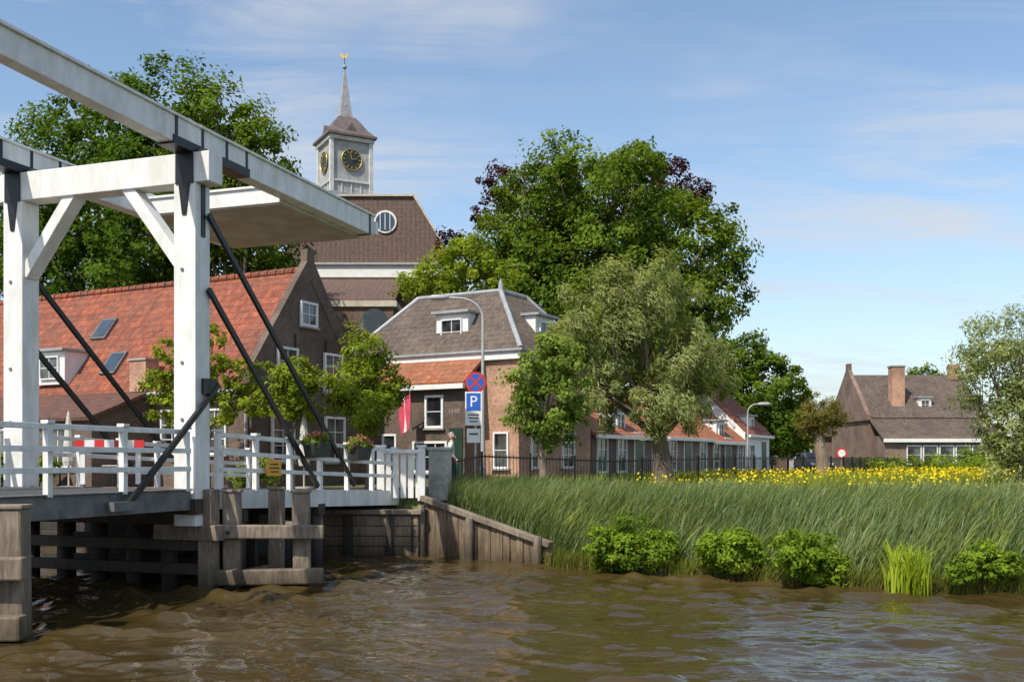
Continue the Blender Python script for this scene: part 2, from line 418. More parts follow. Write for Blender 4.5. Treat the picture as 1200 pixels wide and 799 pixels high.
def waves(x, y):
    gust = .5 + .5 * np.sin(x * .23 + 1.3 * np.sin(y * .17) + .5) * np.sin(y * .31 + x * .11)
    wx_ = x + .3 * np.sin(y * .9 + x * .5); wy_ = y + .22 * np.sin(x * .8 - y * .4)
    h = np.zeros_like(x)
    for k, th, ph, lam in comps:
        h += .0068 * lam ** .9 * np.sin(k * (wx_ * math.cos(th) + wy_ * math.sin(th)) + ph)
    fade = hsm((45 - y) / 14) * hsm((y - 4) / 3) * hsm((22 - np.abs(x)) / 6)
    h = h + .55 * np.abs(h)
    return h * (.55 + .75 * gust) * fade
grid_mesh('canal_water', wx, wy, waves, m)

# roads
def strip(name, pts, w, z, mat, th=0):
    vs = []; fs = []
    for i, p in enumerate(pts):
        p = V((p[0], p[1])); d = (V(pts[min(i + 1, len(pts) - 1)][:2]) - V(pts[max(i - 1, 0)][:2])).normalized()
        n = V((-d.y, d.x)); vs += [V((*(p + n * w / 2), z)), V((*(p - n * w / 2), z))]
    for i in range(len(pts) - 1): fs.append((2 * i, 2 * i + 1, 2 * i + 3, 2 * i + 2))
    if th:
        o = len(vs); vs += [v - V((0, 0, th)) for v in vs]
        for i in range(len(pts) - 1):
            fs.append((2 * i, 2 * i + 2, o + 2 * i + 2, o + 2 * i)); fs.append((2 * i + 1, 2 * i + 3, o + 2 * i + 3, o + 2 * i + 1))
    return build_mesh(name, vs, fs, M[mat], V((pts[0][0], pts[0][1], z)))
road = [(-4.7, 30.2), (-3.3, 33.6), (-.6, 36), (2.6, 37.9), (6.4, 43), (17.5, 61.5), (31, 84), (46, 110), (90, 190)]
strip('road', road, 3.6, 1.61, 'asphalt')
def offs(pts, o):
    r = []
    for i, p in enumerate(pts):
        d = (V(pts[min(i + 1, len(pts) - 1)]) - V(pts[max(i - 1, 0)])).normalized(); r.append((p[0] - d.y * o, p[1] + d.x * o))
    return r
strip('kerb', offs(road[3:], 1.9), .2, 1.72, 'kerb', .2)
strip('pavement', offs(road[3:], 2.5), 1.0, 1.715, 'paver', .2)
strip('paved_square', [(-5.6, 31.3), (-14, 34.3), (-30, 42)], 4.2, 1.606, 'paver')

# ------------------------------------------------------------ drawbridge
O = V((-6.25, 20, 0)); E = V((.33, .944, 0)).normalized(); S = V((-.944, .33, 0)).normalized(); Z = V((0, 0, 1))
def B(t, w, z): return O + E * t + S * w + Z * z
W = 4.24
g = G('drawbridge', B(0, W / 2, 0))
for w in (0, W):
    g.put('gate_posts', 'white', box(B(0, w, 4.55), (.5, .46, 6.62), S, E), .015)
    sg = -1 if w == 0 else 1
    g.put('iron_straps', 'black', box(B(-.243, w, 8.16), (.40, .02, .62), S, E))
    g.put('iron_straps', 'black', prism([B(-.253, w - .13, 7.86), B(-.253, w + .13, 7.86), B(-.253, w + .045, 7.25), B(-.253, w - .045, 7.25)], E * .021))
    g.put('iron_straps', 'black', box(B(0, w + sg * .262, 7.35), (.02, .12, 1.0), S, E))
    for zz in (6.2, 4.4, 3.3): g.put('bolt_heads', 'steel', disc(B(-.232, w + .05, zz), -E, .035, .02, 8))
g.put('gate_crossbeam', 'white', box(B(0, W / 2, 8.16), (W + 1.1, .44, .58), S, E), .015)
for w0, w1 in ((.2, 1.45), (W - .2, W - 1.45)):
    g.put('gate_braces', 'white', beam(B(0, w0, 6.35), B(0, w1, 7.95), .24, .34, E), .012)
for w in (0, W):
    p = []
    for t, zt, zb, hw in ((-8.0, 9.12, 8.72, .13), (0, 8.98, 8.47, .17), (7.4, 8.92, 8.42, .17)):
        p.append([B(t, w - hw, zb), B(t, w + hw, zb), B(t, w + hw, zt), B(t, w - hw, zt)])
    vs = [q for r in p for q in r]; fs = [(0, 1, 2, 3), (8, 9, 10, 11)]
    for i in (0, 1):
        for k in range(4): k2 = (k + 1) % 4; fs.append((i * 4 + k, i * 4 + k2, i * 4 + 4 + k2, i * 4 + 4 + k))
    g.put('balance_beams', 'white', (vs, fs), .015)
    g.put('beam_cap_boards', 'white', beam(B(-8.05, w, 9.145), B(0, w, 9.005), .42, .05)); g.put('beam_cap_boards', 'white', beam(B(.01, w, 9.004), B(7.45, w, 8.944), .44, .05))
    g.put('iron_plates', 'black', box(B(.45, w, 8.54), (2.5, .375, .17), E, S))
    for k in (-.7, .1, .9, 1.6): g.put('iron_plates', 'black', box(B(k, w, 8.73), (.07, .366, .54), E, S))
    g.put('iron_plates', 'black', box(B(7.2, w, 8.67), (.09, .366, .53), E, S))
    g.put('pivot_shaft', 'steel', tube([B(0, w - .32, 8.5), B(0, w + .32, 8.5)], [.07, .07], 12))
    g.put('lifting_chains', 'black', tube([B(-6.6, w, 8.75), B(-6.6, w, 1.95)], [.04, .04], 8))
g.put('counterweight_box', 'white', box(B(5.35, W / 2, 8.56), (3.85, W - .36, .36), E, S), .01)
for i in range(14):
    g.put('counterweight_soffit', 'soffit', box(B(3.46 + i * .275 + .13, W / 2, 8.362), (.262, W - .37, .03), E, S))
g.put('counterweight_cornice', 'white', box(B(5.35, W / 2, 8.77), (3.95, W - .34, .06), E, S), .01)
g.put('tail_beam', 'white', box(B(7.47, W / 2, 8.62), (.14, W + .5, .34), E, S), .01)
for w, o in ((-.31, 0), (W + .31, 0)):
    g.put('raking_struts', 'black', beam(B(.1, w, 7.3 if w < 0 else 6.9), B(6.1, w, 1.9), .07, .11))
    g.put('raking_struts', 'black', beam(B(.1, w, 5.85 if w < 0 else 5.4), B(4.3, w, 1.9), .07, .11))
g.put('side_lever', 'black', beam(B(.35, -.36, 4.0), B(-2.3, -.36, 1.7), .07, .10))
g.put('side_lever_head', 'black', box(B(.12, -.32, 3.95), (.35, .12, .3), E, S))
g.put('side_lever_foot', 'steel', box(B(-2.3, -.33, 1.72), (.7, .14, .16), E, S))
g.put('leaf_deck', 'asphalt', box(B(-3.95, W / 2, 1.93), (7.3, W + .1, .08), E, S))
for w in (-.14, W + .14):
    g.put('leaf_edge_girders', 'steel', box(B(-3.95, w, 1.76), (7.3, .12, .40), E, S), .01)
    g.put('leaf_edge_girders', 'steel', box(B(-3.95, w, 1.955), (7.3, .22, .03), E, S))
for k in range(7): g.put('leaf_stringers', 'darkwood', box(B(-3.95, .35 + k * .59, 1.68), (7.2, .16, .3), E, S))
g.put('leaf_fender', 'darkwood', box(B(-.18, W / 2, 1.62), (.24, W + .6, .3), E, S))
def span(t0, t1, z0, z1):
    for w, mt, nm, ww, hh2, dz in ((W / 2, 'paver', 'approach_deck', W + .1, .10, 0), (-.16, 'white', 'approach_fascia', .14, .40, -.17), (W + .16, 'white', 'approach_fascia', .14, .40, -.17)):
        g.put(nm, mt, beam(B(t0, w, z0 + dz), B(t1, w, z1 + dz), ww, hh2), 0)
    for k in range(6): g.put('approach_stringers', 'darkwood', beam(B(t0, .3 + k * .72, z0 - .22), B(t1, .3 + k * .72, z1 - .22), .22, .3))
span(.0, 8.9, 1.93, 1.66); span(-15, -7.7, 1.93, 1.93)
def rail(t0, t1, w, z0, z1, n):
    for i in range(n + 1):
        f = i / n; t = t0 + (t1 - t0) * f; zz = z0 + (z1 - z0) * f
        g.put('railing_posts', 'white', box(B(t, w, zz + .52), (.11, .11, 1.14), E, S), .008)
        g.put('railing_post_caps', 'white', box(B(t, w, zz + 1.155), (.15, .15, .05), E, S))
    for h_, a, b2 in ((1.08, .10, .09), (.72, .06, .09), (.38, .06, .09)):
        sd = .09 if h_ < 1 else 0
        g.put('railing_rails', 'white', beam(B(t0, w - (sd if w < 1 else -sd), z0 + h_), B(t1, w - (sd if w < 1 else -sd), z1 + h_), a, b2), .006)
for w in (-.2, W + .2):
    rail(-7.4, -.45, w, 1.97, 1.97, 4); rail(.55, 8.6, w, 1.95, 1.7, 6); rail(-14.6, -8, w, 1.97, 1.97, 4)
for t in (.35, 1.4, 4.6, -8.3, -12):
    for k in range(6):
        g.put('pier_piles', 'darkwood', tube([B(t, -.1 + k * .88, -1.5), B(t, -.1 + k * .88, 1.42)], [.17, .155], 10), smooth=True)
    g.put('pier_caps', 'darkwood', box(B(t, W / 2, 1.36), (.3, W + .5, .26), E, S), .01)
    if t < 2:
        for zz in (.38, .85): g.put('pier_walings', 'darkwood', box(B(t - .22, W / 2 + .1, zz), (.14, W + .9, .22), E, S), .01)
g.put('pier_sheeting', 'darkwood', box(B(2.0, W / 2, .4), (.12, W + .3, 1.5), E, S))
g.put('pier_fender', 'oldwood', beam(B(.1, -.6, 1.1), B(.1, .9, 1.1), .26, .3), .02)
g.put('pier_fender', 'oldwood', box(B(.15, -.28, .65), (.3, .3, 2.6), E, S), .02)
g.done()

def dolphin(piles, wales, loc):
    g = G('mooring_dolphin', loc)
    for x, y, w, zt in piles:
        tl = random.uniform(-.02, .02)
        g.put('piles', 'oldwood', box((x, y, (zt - 1.5) / 2), (w, w, zt + 1.5), (1, .12, -tl), (-.12, 1, 0), (tl, 0, 1)), .035)
        g.put('pile_caps', 'oldwood', box((x + tl * 1.5, y, zt + .03), (w + .05, w + .05, .06), (1, .12, 0), (-.12, 1, 0)), .015)
        for zz in (.22, 1.1): g.put('bolts', 'black', disc((x, y - w / 2 - .16, zz), (0, -1, 0), .04, .04, 8))
    for p0, p1, w, h in wales: g.put('walings', 'oldwood', beam(p0, p1, w, h), .03)
    g.done()
dolphin([(-5.55, 20.35, .34, 1.88), (-4.2, 20.5, .34, 1.86), (-4.95, 21.5, .32, 1.9)],
        [((-5.95, 20.06, 1.12), (-3.72, 20.22, 1.10), .2, .27), ((-5.98, 20.02, .22), (-3.72, 20.2, .24), .26, .3),
         ((-5.45, 20.1, .2), (-5.0, 21.9, .2), .22, .26), ((-4.1, 20.2, 1.12), (-4.9, 21.9, 1.12), .2, .24)], (-5, 20.8, 0))
dolphin([(-7.12, 14.6, .42, 1.82), (-8.7, 14.4, .42, 1.82), (-8.1, 15.7, .4, 1.8)],
        [((-9.2, 14.1, 1.0), (-6.8, 14.3, 1.0), .22, .32), ((-9.2, 14.08, .18), (-6.8, 14.26, .18), .3, .34),
         ((-7.0, 14.3, 1.0), (-8.0, 16, 1.0), .2, .26)], (-8, 14.8, 0))

# abutment and quay
g = G('bridge_abutment', (-4, 28, 0))
for i in range(4):
    g.put('timber_facing', 'plank', beam((-5.6, 27.2, .12 + i * .27), (-2.45, 26.95, .12 + i * .27), .22, .255), .015)
g.put('concrete_core', 'concrete', box((-4.0, 28.3, .2), (3.4, 2.2, 1.9)))
g.put('cap', 'oldwood', beam((-5.7, 27.25, 1.16), (-2.35, 27.0, 1.16), .5, .12), .015)
for x in (-5.3, -4.3, -3.2, -2.55): g.put('face_piles', 'darkwood', box((x, 26.95, .3), (.22, .2, 1.6)), .02)
g.put('side_wall', 'darkwood', beam((-5.7, 27.4, .1), (-14, 31.3, .1), .3, 3.0), 0)
g.put('side_wall', 'darkwood', beam((-14, 31.3, .1), (-40, 38, .1), .3, 3.0), 0)
g.put('side_wall_cap', 'concrete', beam((-5.7, 27.5, 1.63), (-14, 31.4, 1.63), .9, .14), 0)
g.done()
g = G('quay_wall', (-.7, 26, 0))
a = V((-2.35, 27.25, 0)); b_ = V((.95, 24.3, 0)); L = (b_ - a).length; d = (b_ - a).normalized(); nrmv = V((d.y, -d.x, 0))
if nrmv.y > 0: nrmv = -nrmv
N_ = 20
for i in range(N_):
    f = (i + .5) / N_; p = a.lerp(b_, f); top = 1.5 + (.5 - 1.5) * f
    g.put('planks', 'plank', box(p + V((0, 0, (top - 1.2) / 2)) + nrmv * random.uniform(-.03, .03), (L / N_ - .02, .07, top + 1.2 + random.uniform(-.05, .05)), d, nrmv), .01)
g.put('top_waling', 'oldwood', beam(a + V((0, 0, 1.52)) + nrmv * .05, b_ + V((0, 0, .52)) + nrmv * .05, .2, .14), .015)
for f in (.02, .42, .93): 
    p = a.lerp(b_, f) + nrmv * .22; g.put('posts', 'oldwood', tube([p + V((0, 0, -1)), p + V((.04, 0, 1.35 - f * .7))], [.12, .1], 10))
g.done()

g = G('white_bridge_gate', (-3.2, 28.2, 1.6))
for k in range(5): g.put('pickets', 'white', box((-3.35 + k * .2, 27.75 + k * .03, 2.12), (.15, .07, 1.25)), .008)
for x in (-3.55, -2.45): g.put('posts', 'white', box((x, 27.75, 2.15), (.2, .2, 1.45)), .01); g.put('post_caps', 'white', box((x, 27.75, 2.9), (.27, .27, .06)), .01)
g.put('top_rail', 'white', box((-3.0, 27.7, 2.76), (1.2, .12, .1)), .01)
g.done()
g = G('concrete_pillar', (-2.0, 28.6, 1.5))
g.put('shaft', 'concrete', box((-2.0, 28.6, 2.1), (.62, .5, 1.4)), .02)
g.put('cap', 'concrete', box((-2.0, 28.6, 2.84), (.72, .6, .09)), .02)
g.done()

for t in (3.95, 6.05):
    zz = 1.95 - t * .03
    c = B(t, -.48, zz + .92); g = G('flower_planter', c)
    q = [(-.38, -.16, .17), (.38, -.16, .17), (.38, .16, .17), (-.38, .16, .17)]
    vs = [c + E * (x * .82) + S * (y * .8) + Z * -.17 for x, y, z in q] + [c + E * x + S * y + Z * z for x, y, z in q]
    g.put('tub', 'planter', (vs, [(0, 1, 2, 3), (0, 1, 5, 4), (1, 2, 6, 5), (2, 3, 7, 6), (3, 0, 4, 7), (4, 5, 6, 7)]), .01)
    for x in (-.3, .3): g.put('hooks', 'black', beam(c + E * x + S * .14 + Z * .1, c + E * x + S * .32 + Z * .2, .03, .03))
    g.done()
    lob = [(*(c + E * x + Z * .24), .16) for x in (-.28, -.1, .1, .28)]
    g.child(foliage('plants', lob, 1100, .07, M['leaf_small'], c, ck=14))
    g.child(foliage('blossoms', [(l[0], l[1], l[2] + .06, .16) for l in lob], 130, .05, M['flower_pink'], c, aspect=1, ck=14))
c = B(2.25, -.42, 2.35); g = G('yellow_sign', c)
g.put('plate', 'yellow', box(c, (.56, .02, .34), E, S), .004)
for k in (-1, 0, 1): g.put('lettering', 'black', box(c - S * .013 + Z * k * .08, (.38 - .08 * abs(k), .004, .028), E, S))
g.put('bracket', 'steel', box(c + S * .1, (.05, .18, .05), E, S)); g.done()
p0 = V((-9.35, 21.9, 2.83)); p1 = V((-7.9, 22.0, 2.83))
g = G('road_barrier', p0)
for i in range(7):
    g.put('red_bands' if i % 2 == 0 else 'white_bands', 'red' if i % 2 == 0 else 'whiteclean', beam(p0.lerp(p1, i / 7), p0.lerp(p1, (i + 1) / 7), .05, .24))
g.put('stand', 'white', box(p0 + V((.15, .06, -.4)), (.1, .06, .85))); g.put('stand', 'white', box(p1 + V((-.15, .06, -.4)), (.1, .06, .85))); g.done()

# ------------------------------------------------------------ house with long red roof (A)
def FR(o, a, g_): 
    o = V((*o, 0)); a = V((*a, 0)).normalized(); g_ = V((*g_, 0)).normalized()
    return (lambda x, y, z: o + a * x + g_ * y + V((0, 0, z))), a, g_
P, a, gd = FR((-8.7, 34.2), (-.884, .468), (.468, .884))
g = G('long_brick_house', P(8, 3, 1.6)); LA = 20; WD = 6.1; EV = 5.25; RZ = 9.35
g.put('walls', 'brick_dark', prism([P(0, 0, 1.5), P(0, WD, 1.5), P(0, WD, EV), P(0, WD / 2, RZ - .05), P(0, 0, EV)], a * LA))
sl = (RZ - EV) / (WD / 2)
g.put('gable_parapet', 'brick_dark', prism([P(-.03, -.15, EV - .35), P(-.03, -.15, EV + .25), P(-.03, WD / 2 - .2, RZ + .3), P(-.03, WD / 2 - .2, RZ + .75), P(-.03, WD / 2 + .22, RZ + .75), P(-.03, WD / 2 + .22, RZ + .3), P(-.03, WD + .15, EV + .25), P(-.03, WD + .15, EV - .35), P(-.03, WD / 2, RZ - .35)], a * .3))
for sgn in (0, 1):
    y0 = -.3 if sgn == 0 else WD + .3
    g.put('roof', 'tile_red', slab([P(.25, y0, EV - .35), P(LA + .2, y0, EV - .35), P(LA + .2, WD / 2, RZ + .06), P(.25, WD / 2, RZ + .06)], .12))
for k in range(50): g.put('ridge_tiles', 'tile_red', tube([P(.3 + k * .4, WD / 2, RZ + .05), P(.68 + k * .4, WD / 2, RZ + .05)], [.15, .12], 10))
g.put('gutter', 'lead', tube([P(.2, -.38, EV - .42), P(LA, -.38, EV - .42)], [.08, .08], 8))
gn = -a
window(g, P(-.035, 2.9, 7.75), gd, gn, .85, .8, 2, 2, .09)
for y, z, w_, h_ in ((1.75, 5.75, 1.0, 1.35), (4.3, 5.75, 1.0, 1.35), (1.5, 3.3, 1.1, 1.6), (4.4, 3.3, 1.1, 1.6)): window(g, P(-.035, y, z), gd, gn, w_, h_, 2, 3, .09)
for x in (1.6, 3.6, 5.6): window(g, P(x, -.002, 3.5), a, -gd, 1.0, 1.5, 2, 3)
for y, z in ((2.2, 6.7), (3.9, 6.7), (.6, 5.0), (5.5, 5.0)): g.put('wall_anchors', 'black', box(P(-.05, y, z), (.03, .06, .5), a, gd))
def onroof(x, z): return P(x, (z - EV) / sl + .0, z + .12)
nr = (V((0, 0, 1)) * (WD / 2) - gd * (RZ - EV)).normalized()
up = (gd * (WD / 2) + V((0, 0, 1)) * (RZ - EV)).normalized()
for x, z in ((9.0, 7.5), (11.8, 6.4), (7.2, 6.0)):
    c = onroof(x, z); g.put('skylight_frames', 'steel', box(c + nr * .02, (.8, .10, 1.05), a, nr, up)); g.put('skylight_glass', 'skyglass', box(c + nr * .078, (.64, .02, .88), a, nr, up))
dormer(g, P(9.8, -.15, 6.0), a, -gd, 1.6, 1.25, 1.5)
g.put('chimney', 'brick_orange', box(P(4.9, -.1, 5.5), (.8, .6, 1.1), a, gd)); g.put('chimney_cap', 'kerb', box(P(4.9, -.1, 6.09), (.9, .7, .08), a, gd))
g.put('vent_pipe', 'lead', tube([P(5.1, WD / 2 - .35, RZ - .4), P(5.1, WD / 2 - .35, RZ + .45)], [.1, .1], 10))
g.put('extension_walls', 'brick_dark', prism([P(4.6, -2.6, 1.5), P(4.6, 0, 1.5), P(4.6, 0, 4.9), P(4.6, -2.6, 3.95)], a * 14))
g.put('extension_roof', 'tile_dark', slab([P(4.4, -2.9, 3.95), P(18.8, -2.9, 3.95), P(18.8, -.02, 5.06), P(4.4, -.02, 5.06)], .12))
for k in range(5): window(g, P(6.2 + k * 2.5, -2.602, 2.95), a, -gd, 1.3, 1.3, 2, 2)
g.put('downpipe', 'lead', tube([P(.15, -.12, 1.6), P(.15, -.12, EV - .4)], [.05, .05], 8))
g.done()

# ------------------------------------------------------------ hipped house (C) 
P, u, v = FR((.25, 38), (-.86, .51), (.51, .86))
g = G('hipped_roof_house', P(4, 3, 1.6)); LU, LV, EZ, TZ = 8, 6, 6.55, 9.25
g.put('walls', 'brick_orange', box(P(LU / 2, LV / 2, (1.5 + EZ) / 2), (LU, LV, EZ - 1.5), u, v))
g.put('cornice', 'whiteclean', box(P(LU / 2, LV / 2, EZ - .12), (LU + .35, LV + .35, .3), u, v), .02)
g.put('gutter', 'lead', box(P(LU / 2, LV / 2, EZ + .07), (LU + .55, LV + .55, .1), u, v), .02)
o = .2; i1 = 2.0
lo = [P(-o, -o, EZ + .12), P(LU + o, -o, EZ + .12), P(LU + o, LV + o, EZ + .12), P(-o, LV + o, EZ + .12)]
hi = [P(i1, i1, TZ), P(LU - i1, i1, TZ), P(LU - i1, LV - i1, TZ), P(i1, LV - i1, TZ)]
g.put('roof', 'tile_brown', (lo + hi, [(0, 1, 5, 4), (1, 2, 6, 5), (2, 3, 7, 6), (3, 0, 4, 7), (4, 5, 6, 7), (0, 1, 2, 3)]))
for k in range(4):
    g.put('hip_ridges', 'lead', tube([lo[k] + Z * .02, hi[k] + Z * .02], [.1, .1], 8)); g.put('hip_ridges', 'lead', tube([hi[k] + Z * .02, hi[(k + 1) % 4] + Z * .02], [.09, .09], 8))
g.put('finial', 'lead', tube([hi[0], hi[0] + Z * .3, hi[0] + Z * .5], [.12, .08, .02], 8))
dormer(g, P(3.35, .55, 7.55), u, -v, 1.5, 1.45, 1.4); dormer(g, P(.55, 3.0, 7.55), v, -u, 1.5, 1.35, 1.4)
window(g, P(.75, -.002, 2.9), u, -v, .6, 1.3, 1, 2)
for y in (1.4, 3.9):
    for z in (5.0, 3.0): window(g, P(-.002, y, z), v, -u, 1.0, 1.5, 2, 3)
g.done()

# ------------------------------------------------------------ small annex (B)
P, u, v = FR((-1.74, 37.8), (-.86, .51), (.51, .86))
g = G('brick_annex', P(1.8, .6, 1.6))
g.put('walls', 'brick_dark', prism([P(0, 0, 1.5), P(0, 1.17, 1.5), P(0, 1.17, 6.0), P(0, 0, 5.45)], u * 4.3))
g.put('roof', 'tile_orange', slab([P(-.15, -.3, 5.42), P(4.45, -.3, 5.42), P(4.45, 1.0, 6.36), P(-.15, 1.0, 6.36)], .12))
g.put('gutter', 'whiteclean', box(P(2.15, -.3, 5.25), (4.6, .16, .18), u, v), .01)
window(g, P(1.35, -.002, 4.35), u, -v, .75, 1.15, 1, 2, .09)
window(g, P(1.55, -.002, 2.65), u, -v, 1.5, 1.1, 3, 2, .09)
window(g, P(3.45, -.002, 2.8), u, -v, .6, 1.4, 1, 2, .08)
g.put('door', 'greenpaint', box(P(.38, -.02, 2.7), (.6, .06, 2.05), u, v), .01)
g.put('lettering', 'kerb', text_geo('1640', P(.48, -.012, 4.35), -u, Z, .26))
g.put('flagpole', 'lampgrey', tube([P(2.4, 0, 3.7), P(1.85, -.9, 5.1)], [.025, .02], 8))
fv = []; ff = []; c = P(1.95, -.88, 5.0)
for j in range(11):
    for i in range(6):
        fv.append(c + u * (i * .09 - .08) + v * (.06 * math.sin(i * 1.9 + j * .4)) - Z * (j * .13 + i * .05))
for j in range(10):
    for i in range(5): q = j * 6 + i; ff.append((q, q + 1, q + 7, q + 6))
g.put('flag', 'flagred', (fv, [f_ for n_, f_ in enumerate(ff) if n_ % 5 != 2]), smooth=True); g.put('flag_white_band', 'whiteclean', (fv, [f_ for n_, f_ in enumerate(ff) if n_ % 5 == 2]), smooth=True)
g.done()

# ------------------------------------------------------------ cottage row
rb = V((3.35, 43.3)); rv = V((.51, .86)).normalized(); ru = V((-.86, .51)).normalized()
units = [(8.0, 3.75, 5.7, 'tile_orange', 'brick_dark', 1), (6.5, 3.8, 5.9, 'tile_orange', 'brick_far', 0), (6.2, 3.7, 5.9, 'tile_orange', 'brick_dark', 1), (4.9, 4.2, 6.9, 'tile_red', 'whiteclean', 1)]
x0 = 0
for wd, ez, rz, rm, wm, dm in units:
    o = rb + rv * x0; P, v2, u2 = FR((o.x, o.y), rv, ru)
    g = G('cottage', P(wd / 2, 2.7, 1.6)); D = 5.6
    g.put('walls', wm, prism([P(.01, 0, 1.5), P(.01, D, 1.5), P(.01, D, ez), P(.01, D / 2, rz), P(.01, 0, ez)], v2 * (wd - .02)))
    for s_ in (0, 1):
        y0 = -.25 if s_ == 0 else D + .25
        g.put('roof', rm, slab([P(0.02, y0, ez - .12), P(wd - .02, y0, ez - .12), P(wd - .02, D / 2, rz + .1), P(.02, D / 2, rz + .1)], .12))
    g.put('ridge', rm, tube([P(.02, D / 2, rz + .1), P(wd - .02, D / 2, rz + .1)], [.12, .12], 8))
    g.put('gutter', 'whiteclean', box(P(wd / 2, -.28, ez - .2), (wd - .04, .14, .16), v2, u2), .01)
    nwin = int(wd / 1.75)
    for k in range(nwin):
        xx = (k + .5) * wd / nwin
        if k == nwin // 2:
            g.put('door', 'greenpaint', box(P(xx, -.02, 2.65), (.95, .06, 2.1), v2, u2), .01)
            g.put('door_frame', 'whiteclean', box(P(xx, -.012, 2.7), (1.15, .04, 2.3), v2, u2), .01)
        else: window(g, P(xx, -.002, 2.75), v2, -u2, .95, 1.45, 2, 3)
    if dm: dormer(g, P(wd * .45, .35, ez + .55), v2, -u2, 1.3, 1.0, 1.5)
    g.put('chimney', 'brick_orange', box(P(wd - .6, D / 2, rz + .3), (.6, .5, 1.1), v2, u2))
    g.done(); x0 += wd

# ------------------------------------------------------------ church
g = G('church', (-9, 82, 1.6))
x0, x1, y0, y1 = -16.5, -4.4, 74, 98; EZ = 16.2; TZ = 21.6
g.put('walls', 'brick_church', box(((x0 + x1) / 2, (y0 + y1) / 2, (1.4 + EZ) / 2), (x1 - x0, y1 - y0, EZ - 1.4)))
g.put('cornice', 'whiteclean', box(((x0 + x1) / 2, (y0 + y1) / 2, EZ - .1), (x1 - x0 + .9, y1 - y0 + .9, .9)), .05)
g.put('cornice_lead_band', 'lead', box(((x0 + x1) / 2, (y0 + y1) / 2, EZ + .42), (x1 - x0 + 1.3, y1 - y0 + 1.3, .16)), .03)  # projecting grey lead band on top of the cornice
pr = [(x0 - .3, EZ + .5), (x1 + .3, EZ + .5), (x1 - 2.7, TZ), (x0 + 1.7, TZ)]
g.put('roof', 'slate', prism([V((x, y0, z)) for x, z in pr], V((0, y1 - y0, 0))))
g.put('verge', 'soffit', beam((x1 + .3, y0 - .05, EZ + .5), (x1 - 2.7, y0 - .05, TZ + .05), .25, .14)); g.put('verge', 'soffit', beam((x0 + 1.7, y0 - .05, TZ + .05), (x1 - 2.7, y0 - .05, TZ + .05), .25, .14))
g.put('round_window_frame', 'whiteclean', disc((-9.15, y0, 19.75), (0, -1, 0), .82, .12)); g.put('round_window_glass', 'skyglass', disc((-9.15, y0 - .1, 19.75), (0, -1, 0), .68, .06))
for k in (-1, 0, 1): g.put('round_window_frame', 'whiteclean', box((-9.15 + k * .35, y0 - .18, 19.75), (.05, .04, 1.2)))
for cx in (-13.3, -9.3, -5.9):
    pts = [V((cx - .95, y0 - .05, 8.0)), V((cx + .95, y0 - .05, 8.0))] + [V((cx + .95 * math.cos(t), y0 - .05, 12.2 + .95 * math.sin(t))) for t in np.linspace(0, math.pi, 9)]
    g.put('arched_windows', 'glass', prism(pts, V((0, .04, 0))))
    pts = [V((cx, y0, 12.2)) + (q - V((cx, y0, 12.2))) * 1.14 for q in pts]
    g.put('arched_window_frames', 'kerb', prism([V((q.x, y0 - .03, q.z)) for q in pts], V((0, .02, 0))))
g.put('aisle_walls', 'brick_church', box((-11.7, 71.2, 7.2), (7.5, 5.4, 11.6))); g.put('aisle_cornice', 'soffit', box((-11.7, 71.2, 13.0), (8.0, 5.8, .4)))
g.put('aisle_roof', 'slate', prism([V((-15.6, 68.4, 13.2)), V((-7.8, 68.4, 13.2)), V((-7.8, 73.9, 15.6)), V((-15.6, 73.9, 15.6))], V((0, 0, .1))))
for cx in (-9.2, -12.5):
    pts = [V((cx - .9, 68.45, 7.0)), V((cx + .9, 68.45, 7.0))] + [V((cx + .9 * math.cos(t), 68.45, 11.8 + .9 * math.sin(t))) for t in np.linspace(0, math.pi, 9)]
    g.put('arched_windows', 'glass', prism(pts, V((0, .04, 0))))
g.put('side_wing_walls', 'brick_church', box((-18.5, 77, 8.5), (5, 6, 14))); g.put('side_wing_cornice', 'soffit', box((-18.5, 77, 15.6), (5.6, 6.6, .5)))
T = V((-12.75, 78, 0)); ang = math.radians(28); tx = V((math.cos(ang), math.sin(ang), 0)); ty = V((-math.sin(ang), math.cos(ang), 0))
def tb(part, mt, z0_, z1_, w0, w1=None, bev=.02):
    w1 = w1 or w0
    vs = [T + tx * sx * w0 / 2 + ty * sy * w0 / 2 + Z * z0_ for sx, sy in ((-1, -1), (1, -1), (1, 1), (-1, 1))] + [T + tx * sx * w1 / 2 + ty * sy * w1 / 2 + Z * z1_ for sx, sy in ((-1, -1), (1, -1), (1, 1), (-1, 1))]
    g.put(part, mt, (vs, [(0, 1, 2, 3), (4, 5, 6, 7), (0, 1, 5, 4), (1, 2, 6, 5), (2, 3, 7, 6), (3, 0, 4, 7)]), bev)
tb('tower_base', 'towerwhite', 14, 22.2, 3.4); tb('tower_ledge', 'lead', 22.2, 22.45, 3.75); tb('tower_body', 'towerwhite', 22.45, 26.4, 3.05)
tb('tower_ledge2', 'towertrim', 23.3, 23.42, 3.3); tb('tower_cornice', 'towertrim', 26.4, 26.7, 3.5); tb('tower_cornice_top', 'cupola', 26.7, 26.9, 3.85)
for wz in ((26.9, 27.4, 3.7, 2.75), (27.4, 28.0, 2.75, 2.0), (28.0, 28.5, 2.0, 1.3)): tb('cupola_roof', 'cupola', *wz, bev=0)
tb('lantern', 'towerwhite', 28.5, 28.8, .95); tb('spire', 'lead', 28.8, 32.3, .9, .08, 0)
for sx, sy in ((-1, -1), (1, -1), (1, 1), (-1, 1)):
    q = T + tx * sx * 1.53 + ty * sy * 1.53; g.put('tower_pilasters', 'towertrim', box(q + Z * 24.45, (.3, .3, 3.9), tx, ty), .02)
